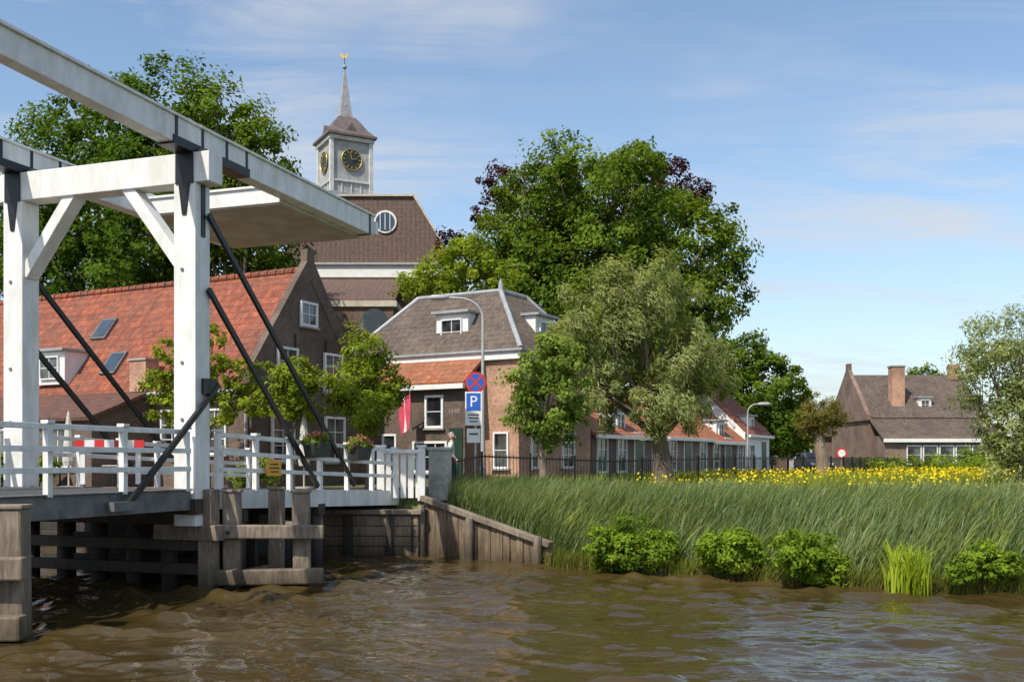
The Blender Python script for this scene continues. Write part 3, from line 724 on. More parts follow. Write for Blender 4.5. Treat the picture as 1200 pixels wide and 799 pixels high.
for nn_, uu in ((-ty, tx), (-tx, ty), (tx, ty), (ty, tx)):
    c = T + nn_ * 1.55 + Z * 25.0
    g.put('clock_faces', 'clock', disc(c, nn_, .78, .08)); g.put('clock_rims', 'gold', tube([c + (uu * math.cos(t) + Z * math.sin(t)) * .78 + nn_ * .1 for t in np.linspace(0, 2 * math.pi, 25)], [.03] * 25, 6))
    for k in range(12):
        t = k * math.pi / 6; g.put('clock_numerals', 'gold', beam(c + nn_ * .1 + (uu * math.cos(t) + Z * math.sin(t)) * .54, c + nn_ * .1 + (uu * math.cos(t) + Z * math.sin(t)) * .68, .05, .07, nn_))
    g.put('clock_hands', 'gold', beam(c + nn_ * .13, c + nn_ * .13 + uu * .40 + Z * .1, .03, .07, nn_)); g.put('clock_hands', 'gold', beam(c + nn_ * .15, c + nn_ * .15 - uu * .15 + Z * .56, .03, .05, nn_))
    for k in (-.75, 0, .75): g.put('tower_panels', 'towertrim', box(T + nn_ * 1.56 + uu * k + Z * 22.9, (.08, .06, .75), uu, nn_))
    c = T + nn_ * 1.72 + Z * 20.7
    g.put('louvres', 'clock', box(c, (1.1, .06, 1.5), uu, nn_)); 
    for k in range(6): g.put('louvre_slats', 'towerwhite', box(c + nn_ * .06 + Z * (-.6 + k * .24), (1.05, .05, .07), uu, nn_))
    c = T + nn_ * 1.62 + Z * 27.3; g.put('cupola_dormers', 'cupola', prism([c - uu * .6 - Z * .4, c + uu * .6 - Z * .4, c + Z * .5], -nn_ * .9))
for zz, r_ in ((29.0, .42), (32.3, .17)):
    g.put('balls', 'gold' if r_ < .3 else 'lead', tube([T + Z * (zz + r_ * (1 - math.cos(t))) for t in np.linspace(0, math.pi, 9)], [max(.01, r_ * math.sin(t)) for t in np.linspace(0, math.pi, 9)], 12), smooth=True)
g.put('vane_rod', 'black', tube([T + Z * 32.3, T + Z * 33.2], [.035, .025], 6))
c = T + Z * 33.15
g.put('weathercock', 'gold', prism([c + V((x, 0, z)) * .75 for x, z in ((-.45, .35), (-.3, 0), (.1, -.05), (.3, .15), (.42, .4), (.3, .5), (.2, .3), (-.1, .2), (-.3, .55))], V((0, .04, 0))))
g.done()

# ------------------------------------------------------------ far buildings (right)
g = G('far_brick_house', (36, 90, 1.6))
g.put('walls', 'brick_far', prism([V((30.6, 88, 1.5)), V((30.6, 98, 1.5)), V((30.6, 98, 6.3)), V((30.6, 93, 10.2)), V((30.6, 88, 6.3))], V((9.8, 0, 0))))
g.put('gable_parapet', 'brick_far', prism([V((30.4, 87.8, 6.0)), V((30.4, 87.8, 6.5)), V((30.4, 92.7, 10.7)), V((30.4, 92.7, 11.3)), V((30.4, 93.3, 11.3)), V((30.4, 93.3, 10.7)), V((30.4, 98.2, 6.5)), V((30.4, 98.2, 6.0))], V((.35, 0, 0))))
g.put('roof', 'tile_brown', slab([V((30.8, 87.6, 6.2)), V((40.7, 87.6, 6.2)), V((40.7, 93, 10.3)), V((30.8, 93, 10.3))], .12)); g.put('roof', 'tile_brown', slab([V((30.8, 98.4, 6.2)), V((40.7, 98.4, 6.2)), V((40.7, 93, 10.3)), V((30.8, 93, 10.3))], .12))
g.put('chimney', 'brick_orange', box((33.6, 89.5, 8.6), (1.1, 1.0, 4.2))); g.put('chimney_cap', 'kerb', box((33.6, 89.5, 10.75), (1.25, 1.15, .12)))
g.put('small_chimney', 'brick_orange', box((39.9, 92.6, 10.5), (.8, .8, 1.4)))
dormer(g, (35.9, 89.0, 7.4), (1, 0, 0), (0, -1, 0), 1.1, 1.2, 1.6)
g.put('extension_walls', 'brick_far', box((35.6, 86.3, 3.0), (9.6, 3.4, 3.2))); g.put('extension_roof', 'tile_brown', slab([V((30.6, 84.3, 4.3)), V((40.9, 84.3, 4.3)), V((40.9, 88.0, 6.3)), V((30.6, 88.0, 6.3))], .12))
g.put('extension_fascia', 'whiteclean', box((35.75, 84.3, 4.2), (10.3, .15, .3)))
for k in range(5): window(g, (33.2 + k * 1.35, 84.598, 3.0), (1, 0, 0), (0, -1, 0), 1.15, 1.5, 1, 2, .09, False)
g.put('far_wall_fence', 'soffit', box((40, 84.0, 2.2), (5, .1, 1.3)))
g.done()
g = G('garage_building', (29, 96, 1.6))
g.put('walls', 'brick_far', box((30, 104, 3.2), (9, 8, 3.4))); g.put('roof', 'slate', prism([V((25, 99.6, 4.9)), V((35, 99.6, 4.9)), V((35, 104, 6.6)), V((25, 104, 6.6))], V((0, 0, .12))))
g.put('door', 'whiteclean', box((28.2, 99.95, 2.7), (2.4, .1, 2.2))); g.done()

# ------------------------------------------------------------ iron fence along the street
g = G('iron_fence', (-1.9, 31.5, 1.6))
fp = [V((-1.7, 29.3, 0)), V((-.9, 30.6, 0)), V((3.3, 34.4, 0)), V((9, 41.3, 0)), V((17, 52.5, 0)), V((25, 66, 0))]
for i in range(len(fp) - 1):
    p, q = fp[i], fp[i + 1]; L = (q - p).length
    zf = lambda r: float(terr(r.x, r.y))
    zp, zq = zf(p), zf(q)
    for h_ in (.15, 1.05): g.put('rails', 'black', beam(p + Z * (zp + h_), q + Z * (zq + h_), .03, .045))
    n = int(L / .14)
    for k in range(n):
        r = p.lerp(q, k / n); z0_ = zp + (zq - zp) * k / n
        if k % 14 == 0: g.put('posts', 'black', box(r + Z * (z0_ + .55), (.07, .07, 1.3)))
        else: g.put('bars', 'black', box(r + Z * (z0_ + .6), (.018, .018, 1.08)))
g.done()

# ------------------------------------------------------------ street lamps, signs
g = G('street_lamp', (-.9, 31.6, 1.5))
b0 = V((-.9, 31.6, 1.4)); arc = [b0, b0 + Z * 1.2, b0 + Z * 4, b0 + Z * 5.5] + [b0 + V((-.75 * (1 - math.cos(t)), 0, 5.5 + .62 * math.sin(t))) for t in np.linspace(.2, math.pi / 2, 7)]
arc.append(arc[-1] + V((-.35, 0, .02)))
g.put('pole', 'lampgrey', tube(arc, [.075, .07, .05, .042] + [.034] * 8, 10), smooth=True)
e = arc[-1]; g.put('lantern', 'lampgrey', tube([e + V((.05, 0, 0)), e + V((-.1, 0, .01)), e + V((-.45, 0, 0)), e + V((-.6, 0, -.01))], [.045, .09, .085, .03], 10), smooth=True)
g.put('base_sleeve', 'lampgrey', tube([b0, b0 + Z * .9, b0 + Z * .95], [.1, .1, .075], 12)); g.done()
g = G('street_lamp', (12.2, 53, 1.6)); b0 = V((12.2, 53, 1.5))
arc = [b0, b0 + Z * 2, b0 + Z * 3.5] + [b0 + V((.5 * (1 - math.cos(t)), 0, 3.5 + .45 * math.sin(t))) for t in np.linspace(.2, math.pi / 2, 6)]
g.put('pole', 'lampgrey', tube(arc, [.07, .05] + [.035] * 7, 8), smooth=True)
e = arc[-1]; g.put('lantern', 'lampgrey', tube([e, e + V((.15, 0, 0)), e + V((.55, 0, 0)), e + V((.7, 0, 0))], [.04, .09, .09, .03], 8), smooth=True); g.done()

g = G('parking_sign', (-1.1, 30.4, 1.5)); px, py = -1.08, 30.4; F = (0, -1, 0); R = (1, 0, 0)
g.put('pole', 'lampgrey', tube([(px, py, 1.2), (px, py, 5.1)], [.035, .035], 10))
c = V((px, py - .04, 4.83)); g.put('no_parking_rim', 'red', disc(c, F, .31, .015)); g.put('no_parking_disc', 'blue', disc(c + V((0, -.014, 0)), F, .25, .006))
g.put('no_parking_bar', 'red', box(c + V((0, -.024, 0)), (.5, .006, .055), (1, 0, 1), (0, 1, 0), (-1, 0, 1)))
g.put('no_parking_bar', 'red', box(c + V((0, -.028, 0)), (.5, .006, .055), (1, 0, -1), (0, 1, 0), (1, 0, 1)))
c = V((px - .06, py - .05, 4.05)); g.put('plate_white', 'whiteclean', box(c, (.50, .015, 1.0)), .004); g.put('plate_blue', 'blue', box(c + V((0, -.01, .2)), (.42, .008, .52)))
g.put('letter_p', 'whiteclean', text_geo('P', c + V((0, -.018, .2)), R, Z, .46))
for k in range(3): g.put('sub_plate_text', 'black', box(c + V((0, -.011, -.18 - k * .1)), (.34 - k * .05, .004, .03)))
c = V((px - .06, py - .05, 3.25)); g.put('sub_plate', 'whiteclean', box(c, (.40, .015, .42)), .004)
g.put('sub_plate_text', 'black', box(c + V((0, -.011, .05)), (.26, .004, .05)))
g.done()
g = G('round_traffic_sign', (19.3, 60, 1.6)); g.put('pole', 'lampgrey', tube([(19.3, 60, 1.5), (19.3, 60, 3.2)], [.04, .04], 8)); g.put('rim', 'red', disc((19.3, 59.95, 2.95), F, .32, .02)); g.put('disc', 'whiteclean', disc((19.3, 59.93, 2.95), F, .22, .01)); g.done()

for x, y in ((-14.2, 32.8), (-6.5, 32.0)):
    g = G('closed_parasol', (x, y, 1.6)); g.put('pole', 'soffit', tube([(x, y, 1.6), (x, y, 4.1)], [.03, .03], 8))
    zs = [2.35, 2.5, 3.0, 3.6, 4.0, 4.12]; rs = [.16, .19, .16, .11, .05, .01]
    g.put('folded_canopy', 'canvas', tube([(x, y, z) for z in zs], rs, 9)); g.put('foot', 'concrete', disc((x, y, 1.61), (0, 0, 1), .28, .09)); g.done()
for x, y in ((-12.5, 32.6), (-15.5, 34)):
    g = G('terrace_table', (x, y, 1.6)); g.put('top', 'soffit', box((x, y, 2.35), (.8, .8, .04)), .01)
    for sx in (-1, 1):
        for sy in (-1, 1): g.put('legs', 'black', box((x + sx * .34, y + sy * .34, 1.97), (.04, .04, .73)))
    g.done()

# ------------------------------------------------------------ car
g = G('parked_car', (21.2, 72, 1.61)); c = V((21.2, 72, 1.61))
prof = [(-2.1, .3), (-2.15, .75), (-1.95, 1.0), (-1.55, 1.1), (-1.1, 1.48), (.35, 1.5), (1.0, 1.05), (1.9, .88), (2.1, .65), (2.1, .3)]
g.put('body', 'carpaint', prism([c + V((-.85, -x, z)) for x, z in prof], V((1.7, 0, 0))), .06)
g.put('windscreen', 'glass', prism([c + V((-.7, -.97, 1.12)), c + V((.7, -.97, 1.12)), c + V((.62, -.42, 1.45)), c + V((-.62, -.42, 1.45))], V((0, -.03, .02))))
for s_ in (-1, 1): g.put('side_windows', 'glass', prism([c + V((s_ * .86, x, z)) for x, z in ((1.4, 1.1), (1.0, 1.42), (-.3, 1.42), (-.8, 1.08))], V((s_ * .01, 0, 0))))
for sx in (-.86, .66):
    for yy in (-1.35, 1.3): g.put('wheels', 'rubber', tube([c + V((sx, yy, .32)), c + V((sx + .2, yy, .32))], [.32, .32], 16))
for sx in (-.6, .6): g.put('headlights', 'whiteclean', box(c + V((sx, -2.09, .68)), (.35, .06, .16)), .02)
g.put('number_plate', 'yellow', box(c + V((0, -2.12, .45)), (.5, .02, .11))); g.done()

# ------------------------------------------------------------ person walking behind the pillar
def person(loc):
    loc = V(loc); g = G('walking_man', loc)
    J = {'pel': (0, 0, .95, .15), 'sp': (0, 0, 1.12, .14), 'ch': (.01, 0, 1.34, .165), 'nk': (.02, 0, 1.5, .062), 'hd': (.03, 0, 1.58, .06),
         'hl': (0, .1, .9, .1), 'kl': (.18, .1, .5, .066), 'al': (.1, .1, .1, .045), 'tl': (.28, .1, .04, .036),
         'hr': (0, -.1, .9, .1), 'kr': (.02, -.1, .49, .066), 'ar': (-.28, -.1, .14, .045), 'tr': (-.14, -.1, .04, .036),
         'sl': (.01, .2, 1.41, .066), 'el': (-.08, .25, 1.14, .045), 'wl': (.06, .25, .92, .03),
         'sr': (.01, -.2, 1.41, .066), 'er': (-.02, -.25, 1.13, .045), 'wr': (.18, -.24, .95, .03)}
    ed = [('pel', 'sp'), ('sp', 'ch'), ('ch', 'nk'), ('nk', 'hd'), ('pel', 'hl'), ('hl', 'kl'), ('kl', 'al'), ('al', 'tl'), ('pel', 'hr'), ('hr', 'kr'), ('kr', 'ar'), ('ar', 'tr'), ('ch', 'sl'), ('sl', 'el'), ('el', 'wl'), ('ch', 'sr'), ('sr', 'er'), ('er', 'wr')]
    ks = list(J); me = bpy.data.meshes.new('b'); me.from_pydata([J[k][:3] for k in ks], [(ks.index(a_), ks.index(b2)) for a_, b2 in ed], [])
    ob = bpy.data.objects.new('b', me); sc.collection.objects.link(ob)
    ob.modifiers.new('s', 'SKIN')
    for i, k in enumerate(ks):
        sv = me.skin_vertices[0].data[i]; sv.radius = (J[k][3], J[k][3] * (.75 if k in ('ch', 'sp') else 1)); sv.use_root = (k == 'pel')
    md = ob.modifiers.new('u', 'SUBSURF'); md.levels = 2; md.render_levels = 2
    bpy.context.view_layer.update()
    dg = bpy.context.evaluated_depsgraph_get(); m2 = bpy.data.meshes.new_from_object(ob.evaluated_get(dg))
    for mm in ('shirt', 'trousers', 'skin', 'rubber'): m2.materials.append(M[mm])
    for p in m2.polygons:
        z = p.center.z; y = abs(p.center.y); p.use_smooth = True
        p.material_index = 3 if z < .1 else 2 if (z > 1.48 or (y > .17 and z < 1.12 and z > .5)) else 1 if z < 1.0 else 0
    bpy.data.objects.remove(ob); o2 = bpy.data.objects.new('body', m2); sc.collection.objects.link(o2); o2.parent = g.e
    bm = bmesh.new(); bmesh.ops.create_uvsphere(bm, u_segments=20, v_segments=14, radius=1)
    vs = []; 
    for v_ in bm.verts:
        q = v_.co.copy(); w_ = 1 - .22 * max(0, -q.z); vs.append(loc + V((q.x * .1 * w_ + .035, q.y * .078 * w_, q.z * .122 + 1.66)))
    fs = [tuple(x.index for x in f.verts) for f in bm.faces]; bm.free(); hv = list(vs)
    g.put('head', 'skin', (vs, fs), smooth=True)
    g.put('hair', 'hair', ([loc + V((.025, 0, 1.68)) + (q - loc - V((.035, 0, 1.66))) * 1.09 for q in hv], [f for f in fs if all((hv[i].z - loc.z > 1.69 + (hv[i].x - loc.x) * .6) for i in f)]), smooth=True)
    g.put('nose', 'skin', prism([loc + V((.13, -.014, 1.635)), loc + V((.13, .014, 1.635)), loc + V((.128, 0, 1.685))], V((.03, 0, -.008))))
    for s_ in (-1, 1):
        g.put('ears', 'skin', tube([loc + V((.03, s_ * .074, 1.66)), loc + V((.03, s_ * .09, 1.66))], [.026, .02], 8)); g.put('eyes', 'black', tube([loc + V((.12, s_ * .03, 1.68)), loc + V((.128, s_ * .03, 1.68))], [.009, .007], 8))
    g.put('mouth', 'flagred', box(loc + V((.125, 0, 1.605)), (.01, .045, .008)))
    for wr in ((.06, .25, .92), (.18, -.24, .95)):
        w_ = loc + V(wr); g.put('hands', 'skin', tube([w_, w_ + V((.03, 0, -.05)), w_ + V((.045, 0, -.09))], [.028, .036, .032], 8), smooth=True)
        for k in range(4): s3 = w_ + V((.02 + k * .018, 0, -.085)); g.put('hands', 'skin', tube([s3, s3 + V((.01, 0, -.045)), s3 + V((0, .012, -.075 + .008 * abs(k - 1.5)))], [.01, .009, .007], 6), smooth=True)
        s3 = w_ + V((.05, 0, -.03)); g.put('hands', 'skin', tube([s3, s3 + V((.03, 0, -.03)), s3 + V((.035, 0, -.06))], [.011, .01, .008], 6), smooth=True)
    g.done()
person((-1.95, 32.6, 1.615))

# ------------------------------------------------------------ trees
tree('oak_tree', (4.5, 61.5, 1.6), 6, .55, [(3.75, 19.25, 2.75), (.7, 17, 2.9), (0, 14.2, 2.6), (6, 17.9, 3.1), (9, 17.3, 2.6), (11.2, 15, 2.5), (5, 14, 4), (9, 13, 3.5), (11.6, 12, 2), (2.5, 12.25, 3), (6.5, 9.5, 4), (-.6, 12.4, 2), (10.5, 9.5, 2.6), (2, 9, 2.5), (2.3, 19.4, 1.5), (7.5, 20, 1.4)], 85000, .27, 'leaf_oak2', spread=2.2)
tree('oak_tree', (-22, 61, 1.6), 7, .6, [(-20, 23, 2.9), (-23.5, 22.6, 2.4), (-27, 21, 3), (-29.5, 18.7, 3), (-25, 18, 4), (-20, 18.5, 4), (-27, 14.5, 3), (-22.5, 14.5, 3), (-30, 15, 2.6), (-22, 11, 3), (-28, 11, 3), (-18, 21.5, 2), (-24, 12.5, 3), (-19.5, 13, 2.8)], 72000, .27, 'leaf_oak', spread=2.2)
tree('oak_tree', (-16, 59, 1.6), 7, .45, [(-16.8, 21.5, 2.6), (-14.4, 19.6, 2.1), (-15.5, 16.5, 2.8), (-17.5, 13.8, 2.6), (-13.8, 14.3, 1.7), (-18, 18, 2.6), (-16, 11, 2.8), (-13.3, 17.2, 1.4), (-19, 15.5, 2.4)], 40000, .26, 'leaf_oak2', spread=1.8)
tree('copper_beech_tree', (5, 69, 1.6), 9, .5, [(-.5, 20.7, 1.5), (9.9, 21.4, 2.0), (7.2, 21.6, 1.4), (-3.8, 16.8, 1.2), (4, 18, 4), (12.0, 19.8, 1.3), (-1.4, 19.0, 1.2)], 22000, .25, 'leaf_beech', spread=1.2)
tree('lime_tree', (-3.2, 53, 1.6), 6, .25, [(-3.8, 11.7, 1.4), (-2.3, 12.5, 1.4), (-5.0, 11.5, .9), (-1.3, 11.5, 1.3), (-3, 10, 1.6)], 12000, .2, 'leaf_lime', spread=.9)
tree('willow_tree', (5.15, 35.4, 1.5), 2.5, .36, [(4.3, 8.3, 1.1), (3.1, 7.5, 1.25), (5.4, 7.4, 1.2), (2.8, 6.1, 1.2), (4.5, 6.1, 1.7), (6.3, 6.1, 1.0), (3.4, 4.7, .85), (4.9, 4.6, 1.1), (6.6, 4.9, .7), (2.0, 6.8, .7), (3.6, 8.9, .5), (6.9, 5.5, .5)], 42000, .22, 'leaf_willow', 'bark', spread=.9, twig=6, aspect=.2, droop=.55, wind=(.55, 0, .0), clump=.22, flat=1.3, rag=.36, ck=11)
tree('young_tree', (.93, 30.2, 1.3), 1.9, .15, [(1.2, 5.5, .68), (.6, 4.9, .68), (1.75, 4.95, .5), (1, 4.2, .8), (1.7, 4, .5), (.3, 3.8, .5), (1.3, 3.5, .6), (1.4, 5.9, .38)], 10500, .13, 'leaf_small', 'barklight', spread=.45, rag=.25)
tree('pleached_tree', (-9.6, 32.2, 1.6), 1.9, .11, [(-11.1, 4.9, .55), (-10.7, 5.9, .42), (-9.6, 5.4, .7), (-8.5, 4.6, .6), (-9.3, 4.3, .65), (-10.8, 4.1, .5), (-9.4, 6.4, .35), (-8.3, 5.4, .3)], 8500, .13, 'leaf_lime', spread=.3, rag=.25, clump=.2)
tree('pleached_tree', (-6.9, 32.0, 1.6), 1.8, .1, [(-6.9, 5.1, .68), (-7.25, 4.4, .6), (-6.5, 4.2, .52), (-6.6, 5.0, .5)], 6000, .12, 'leaf_lime', spread=.3, rag=.2)
tree('pleached_tree', (-4.5, 31.9, 1.6), 1.9, .11, [(-4.5, 5.95, .65), (-4.95, 5, .75), (-4.0, 5.1, .6), (-4.5, 4.2, .82), (-5.2, 4.3, .45), (-3.9, 4.4, .4)], 11000, .12, 'leaf_lime', spread=.35, rag=.18)
tree('pollard_tree', (14.5, 48, 1.5), 2.3, .36, [(14.5, 4.9, .85), (13.8, 4.5, .6), (15.2, 4.6, .6), (14.5, 4.2, .7)], 9000, .13, 'leaf_pollard', 'barklight', spread=.3, twig=7, aspect=.3)
tree('riverside_willow', (14.6, 29.5, 1.4), 1.6, .16, [(14.6, 6.2, .85), (13.3, 5.7, .65), (14.0, 4.8, .9), (15.1, 5, 1.0), (12.9, 5.0, .42), (14.8, 3.5, .95), (15.9, 4.2, 1.2), (13.9, 3.5, .55), (15.6, 6.3, .7), (14.2, 2.6, .7)], 18000, .16, 'leaf_willow', spread=.7, aspect=.28, rag=.35, clump=.3, twig=6)
tree('elm_tree', (19.5, 84, 1.6), 5, .4, [(18.9, 10.9, 2.3), (21, 8.8, 2.6), (23.1, 7.4, 1.75), (17.5, 7.4, 2.8), (21.7, 5.3, 2.8), (19.6, 4.6, 2.8), (23.8, 3.9, 1.4), (16.8, 10.5, 2)], 30000, .32, 'leaf_oak2', spread=1.5)
tree('distant_tree', (41, 105, 1.6), 5, .3, [(42, 10.6, 1.6), (43.6, 10.4, 1.2), (41, 9, 1.6)], 4000, .32, 'leaf_oak2', spread=.8)
lob = [(x + random.uniform(-3, 3), 190 + random.uniform(-15, 25) + abs(x) * .1, random.uniform(2.2, 4.2), random.uniform(2.5, 4.2)) for x in np.arange(-150, 190, 3.2)]
foliage('distant_treeline', lob, 26000, 1.1, M['leaf_dark'], (0, 190, 0), ck=12)
def shrub(name, lobes, n, size, mat, **kw):
    l0 = lobes[0]; bz = float(terr(l0[0], l0[1])); g = G(name, (l0[0], l0[1], bz))
    for l in lobes:
        for k in range(5):
            d = V((random.gauss(0, .4), random.gauss(0, .4), 1)) * l[3] * .7
            p = V((l[0], l[1], bz)); g.put('stems', 'bark', tube([p, p + d * .5, p + d], [.025, .018, .008], 5))
    g.done(); g.child(foliage('leaves', lobes, n, size, M[mat], (l0[0], l0[1], bz), **kw))
shrub('garden_hedge', [(x, 58 + random.uniform(-.5, .5), 2.0, .75) for x in np.arange(19.8, 30, .9)], 12000, .14, 'leaf_lime')
shrub('garden_shrub', [(34, 76, 2.2, 1.1), (35.5, 76, 2.1, 1.0), (37, 77, 2.3, 1.2), (39, 77, 2.0, 1.0), (31, 75, 2.0, .8)], 8000, .2, 'leaf_shrub')
for x, y, r in ((2.55, 22.8, .68), (4.35, 21.4, .55), (5.95, 20.4, .54), (8.75, 19.05, .42), (3.25, 22.5, .42)):
    z = .48
    lb = [(x, y, z + r * .35, r * .7)] + [(x + random.uniform(-1, 1) * r, y + random.uniform(-.5, .2) * r, z + random.uniform(-.25, .45) * r, r * random.uniform(.35, .6)) for _ in range(5)]
    shrub('bank_shrub', lb, int(6500 * (r / .5) ** 1.3), .10, 'leaf_shrub', rag=.35, aspect=.5)
shrub('terrace_plant', [(-16.8, 33.8, 2.4, .6), (-16, 33.6, 2.2, .5), (-15.2, 33.6, 2.3, .4)], 5000, .12, 'leaf_shrub')
shrub('terrace_plant', [(-7.6, 30.9, 2.2, .45), (-8.2, 31.0, 2.1, .4)], 3500, .1, 'leaf_small')

# ------------------------------------------------------------ reeds, iris, grass
def blades(name, x, y, z, h, w, lean, mat, var, curl=.35, jit=.25):
    n = len(x); base = np.stack([x, y, z], 1); ang = RNG.uniform(0, math.pi, n)
    s = np.stack([np.cos(ang), np.sin(ang), np.zeros(n)], 1) * (w / 2)[:, None]
    ld = nrm(np.array(lean)[None] + RNG.normal(0, jit * 2.2, (n, 3)) * np.array([1, 1, 0])); ld[:, 2] = 0
    am = RNG.uniform(.2, 1, n) * curl * h
    L = []
    for f, wf in ((0, .7), (.4, 1), (.75, .75), (1, .08)):
        p = base + np.array([0, 0, 1]) * (h * f * (1 - .12 * f * (am / h) * 2))[:, None] + ld * (am * f ** 2.2)[:, None]
        L += [p - s * wf, p + s * wf]
    q = np.stack(L, 1).reshape(-1, 3)
    return raw_quads(name, q, 8, [(0, 1, 3, 2), (2, 3, 5, 4), (4, 5, 7, 6)], mat, (float(x.mean()), float(y.mean()), 0), var)
def lownoise(x, y): return .5 + .22 * np.sin(x * 1.3 + 1.7 * np.sin(y * .8)) + .18 * np.sin(y * 1.9 + x * .7) + .12 * np.sin(x * 4.1 + 2 * np.sin(y * 2.3))
n = 36000
x = RNG.uniform(.9, 17, n); d = RNG.random(n) ** .9 * 5.4 + .25; y = shore(x) + d / .88 + RNG.normal(0, .1, n)
z = terr(x, y) - .05; ln = lownoise(x, y)
h = (.95 + .6 * RNG.random(n)) * (.66 + .34 * np.clip(d / 1.8, 0, 1)) * (.78 + .36 * ln)
h = np.minimum(h, np.maximum(.5, 1.66 + .32 * ln + np.abs(RNG.normal(0, .14, n)) - z))
blades('reed_bed', x, y, z, h, RNG.uniform(.016, .034, n), (1, -.35, 0), M['reed'], np.clip(.1 + .55 * ln + RNG.normal(0, .22, n), 0, 1), curl=.5)
n = 7000
x = RNG.uniform(.9, 17, n); d = RNG.random(n) * 5 + .4; y = shore(x) + d / .88; z = terr(x, y) - .05; ln = lownoise(x + 3, y)
k = ln > .5; x = x[k]; y = y[k]; z = z[k]; ln = ln[k]; n = len(x)
blades('yellow_reeds', x, y, z, np.minimum(RNG.uniform(.8, 1.5, n), 1.98 + RNG.normal(0, .1, n) - z), RNG.uniform(.02, .036, n), (1, -.5, 0), M['reedtip'], RNG.random(n), curl=.7)
n = 12000
x = RNG.uniform(-1.75, 1.3, n); d = RNG.uniform(.4, 4.2, n); y = shore(x) + d / .8; z = terr(x, y) - .05; ln = lownoise(x, y)
h = np.minimum(RNG.uniform(.5, 1.1, n) * (.7 + .5 * ln), 2.1 - z + RNG.normal(0, .1, n))
blades('tall_grass', x, y, z, np.maximum(h, .3), RNG.uniform(.012, .026, n), (.8, -.5, 0), M['reed'], np.clip(.15 + .5 * ln + RNG.normal(0, .25, n), 0, 1), curl=.75)
n = 9000
x = RNG.uniform(.6, 17, n); d = RNG.uniform(-.15, .5, n); y = shore(x) + d; z = np.maximum(terr(x, y), 0) - .03
blades('bank_grass', x, y, z, RNG.uniform(.15, .6, n), RNG.uniform(.01, .022, n), (.2, -1, 0), M['grass'], np.clip(RNG.normal(.45, .25, n), 0, 1), curl=.8)
n = 3500
x = RNG.uniform(.9, 17, n); y = shore(x) + RNG.uniform(-.12, .25, n); z = np.maximum(terr(x, y), 0) - .03
blades('dead_reed_stalks', x, y, z, RNG.uniform(.1, .45, n), RNG.uniform(.01, .02, n), (.2, -1, 0), M['drygrass'], RNG.random(n), curl=.9)
n = 42000
x = RNG.uniform(1.5, 34, n); y = RNG.uniform(22, 56, n); k = ((y - shore(x)) > 4.5) & (x < 2.6 + (y - 29) * .9 ) | ((x > 3) & ((y - shore(x)) > 5) & (y < 33 + (x - 2) * 1.25))
x = x[k]; y = y[k]; z = terr(x, y) - .02; n = len(x); ln = lownoise(x * .5, y * .5)
blades('meadow_grass', x, y, z, RNG.uniform(.25, .6, n), RNG.uniform(.015, .04, n), (1, -.2, 0), M['grass'], np.clip(.3 + .4 * ln + RNG.normal(0, .2, n), 0, 1), curl=.4)
n = 14000
x = RNG.uniform(4, 34, n); y = RNG.uniform(22, 54, n); k = ((y - shore(x)) > 5.5) & (y < 33 + (x - 2) * 1.15) & (lownoise(x * .8, y * .6) + RNG.normal(0, .12, n) > .42); x = x[k]; y = y[k]; z = terr(x, y) + RNG.uniform(.35, .68, len(x))
P_ = np.stack([x, y, z], 1); s = RNG.uniform(.025, .055, (len(x), 1)); e1 = nrm(RNG.normal(size=P_.shape)); e2 = nrm(np.cross(e1, RNG.normal(size=P_.shape)))
raw_quads('buttercups', np.stack([P_ - e1 * s, P_ - e2 * s, P_ + e1 * s, P_ + e2 * s], 1).reshape(-1, 3), 4, [(0, 1, 2, 3)], M['flower_yellow'], (20, 40, 1.6), RNG.random(len(x)))
n = 130
x = 7.45 + RNG.normal(0, .2, n); y = 19.25 + RNG.normal(0, .12, n)
blades('yellow_iris', x, y, np.full(n, .0), RNG.uniform(.55, 1.15, n), RNG.uniform(.03, .055, n), (0, 0, 0), M['iris'], RNG.random(n), curl=.5, jit=.6)

# ------------------------------------------------------------ light, world, camera
az = V((-.52, -.68)).normalized(); el = math.radians(50)
sv = V((az.x * math.cos(el), az.y * math.cos(el), math.sin(el)))
ld = bpy.data.lights.new('sun', 'SUN'); ld.energy = 5.0; ld.angle = math.radians(.5); ld.color = (1, .93, .82)
lo_ = bpy.data.objects.new('sun', ld); lo_.rotation_euler = sv.to_track_quat('Z', 'Y').to_euler(); lo_.location = (-30, -30, 50); sc.collection.objects.link(lo_)
w = bpy.data.worlds.new('World'); sc.world = w; w.use_nodes = True; nt = w.node_tree; bg = nt.nodes['Background']
sky = nd(nt, 'ShaderNodeTexSky', sky_type='NISHITA'); sky.sun_disc = False; sky.sun_elevation = el; sky.sun_rotation = math.atan2(az.x, az.y)
sky.air_density = 1.0; sky.dust_density = .8; sky.ozone_density = 1.6
tc = nd(nt, 'ShaderNodeTexCoord'); sp = nd(nt, 'ShaderNodeSeparateXYZ'); nt.links.new(tc.outputs['Generated'], sp.inputs[0])
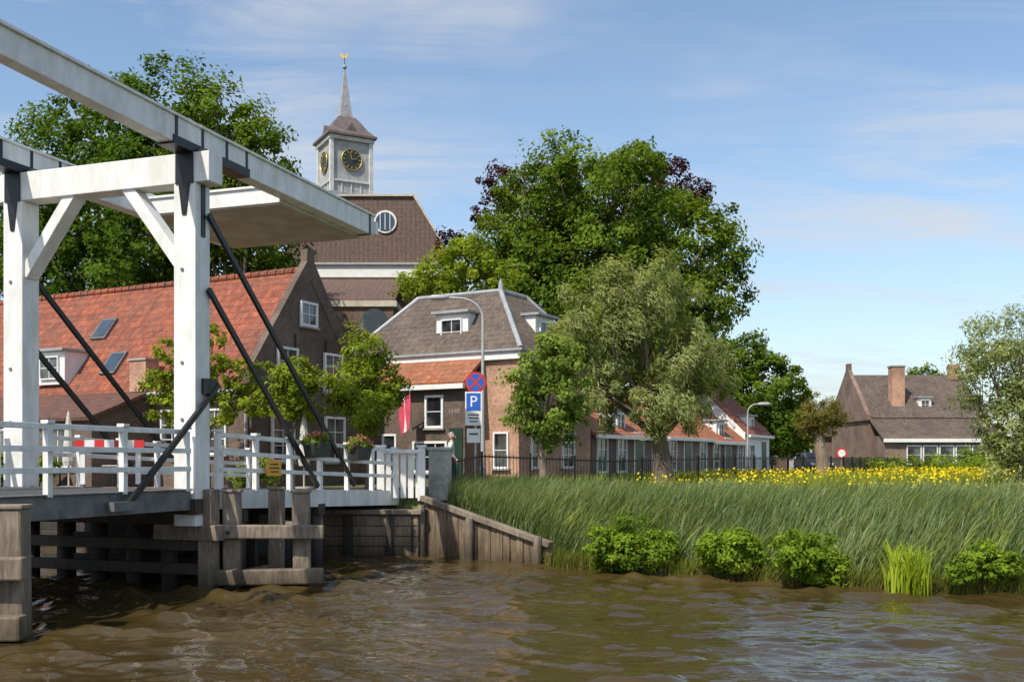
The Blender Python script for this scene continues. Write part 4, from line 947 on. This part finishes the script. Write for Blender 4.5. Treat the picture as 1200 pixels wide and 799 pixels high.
zz = math_(nt, 'ADD', math_(nt, 'MAXIMUM', sp.outputs[2], 0.0), .22)
cb = nd(nt, 'ShaderNodeCombineXYZ'); nt.links.new(math_(nt, 'DIVIDE', sp.outputs[0], zz), cb.inputs[0]); nt.links.new(math_(nt, 'DIVIDE', sp.outputs[1], zz), cb.inputs[1])
def cn(scale, st, det, dist, loc=(0, 0, 0), rot=.35):
    mp = nd(nt, 'ShaderNodeMapping'); mp.inputs['Scale'].default_value = st; mp.inputs['Rotation'].default_value = (0, 0, rot); mp.inputs['Location'].default_value = loc
    n = nd(nt, 'ShaderNodeTexNoise'); setin(n, Scale=scale, Detail=det, Roughness=.62, Distortion=dist)
    nt.links.new(cb.outputs[0], mp.inputs[0]); nt.links.new(mp.outputs[0], n.inputs[0]); return n.outputs[0]
c1 = ramp(nt, cn(2.0, (.5, 1.8, 1), 11, 1.2, (1.3, .4, 0)), .42, (0, 0, 0), .64, (1, 1, 1))
c2 = ramp(nt, cn(.9, (.7, 1.2, 1), 5, .4, (4, 2, 0), -.2), .38, (.10, .10, .10), .56, (1, 1, 1))
f = mix(nt, c1, c2, 1.0, 'MULTIPLY')
hz = nd(nt, 'ShaderNodeMapRange'); setin(hz, From_Min=0.0, From_Max=.24, To_Min=.42, To_Max=.0); nt.links.new(sp.outputs[2], hz.inputs[0])
gain = mix(nt, sky.outputs[0], (1.42, 1.42, 1.38), 1.0, 'MULTIPLY')
col = mix(nt, gain, (4.3, 4.8, 5.3), hz.outputs[0])
fm = math_(nt, 'MULTIPLY', f, .78)
col = mix(nt, col, (5.4, 5.6, 5.9), fm)
nt.links.new(col, bg.inputs[0]); bg.inputs[1].default_value = .13

cam = bpy.data.cameras.new('camera'); cam.lens = 36; cam.sensor_width = 36; cam.shift_y = (540 - 399.5) / 1200; cam.clip_end = 5000; cam.clip_start = .1
co = bpy.data.objects.new('camera', cam); co.location = (0, 0, 2.5); co.rotation_euler = (math.radians(90), 0, 0); sc.collection.objects.link(co); sc.camera = co
print('objects', len(bpy.data.objects))
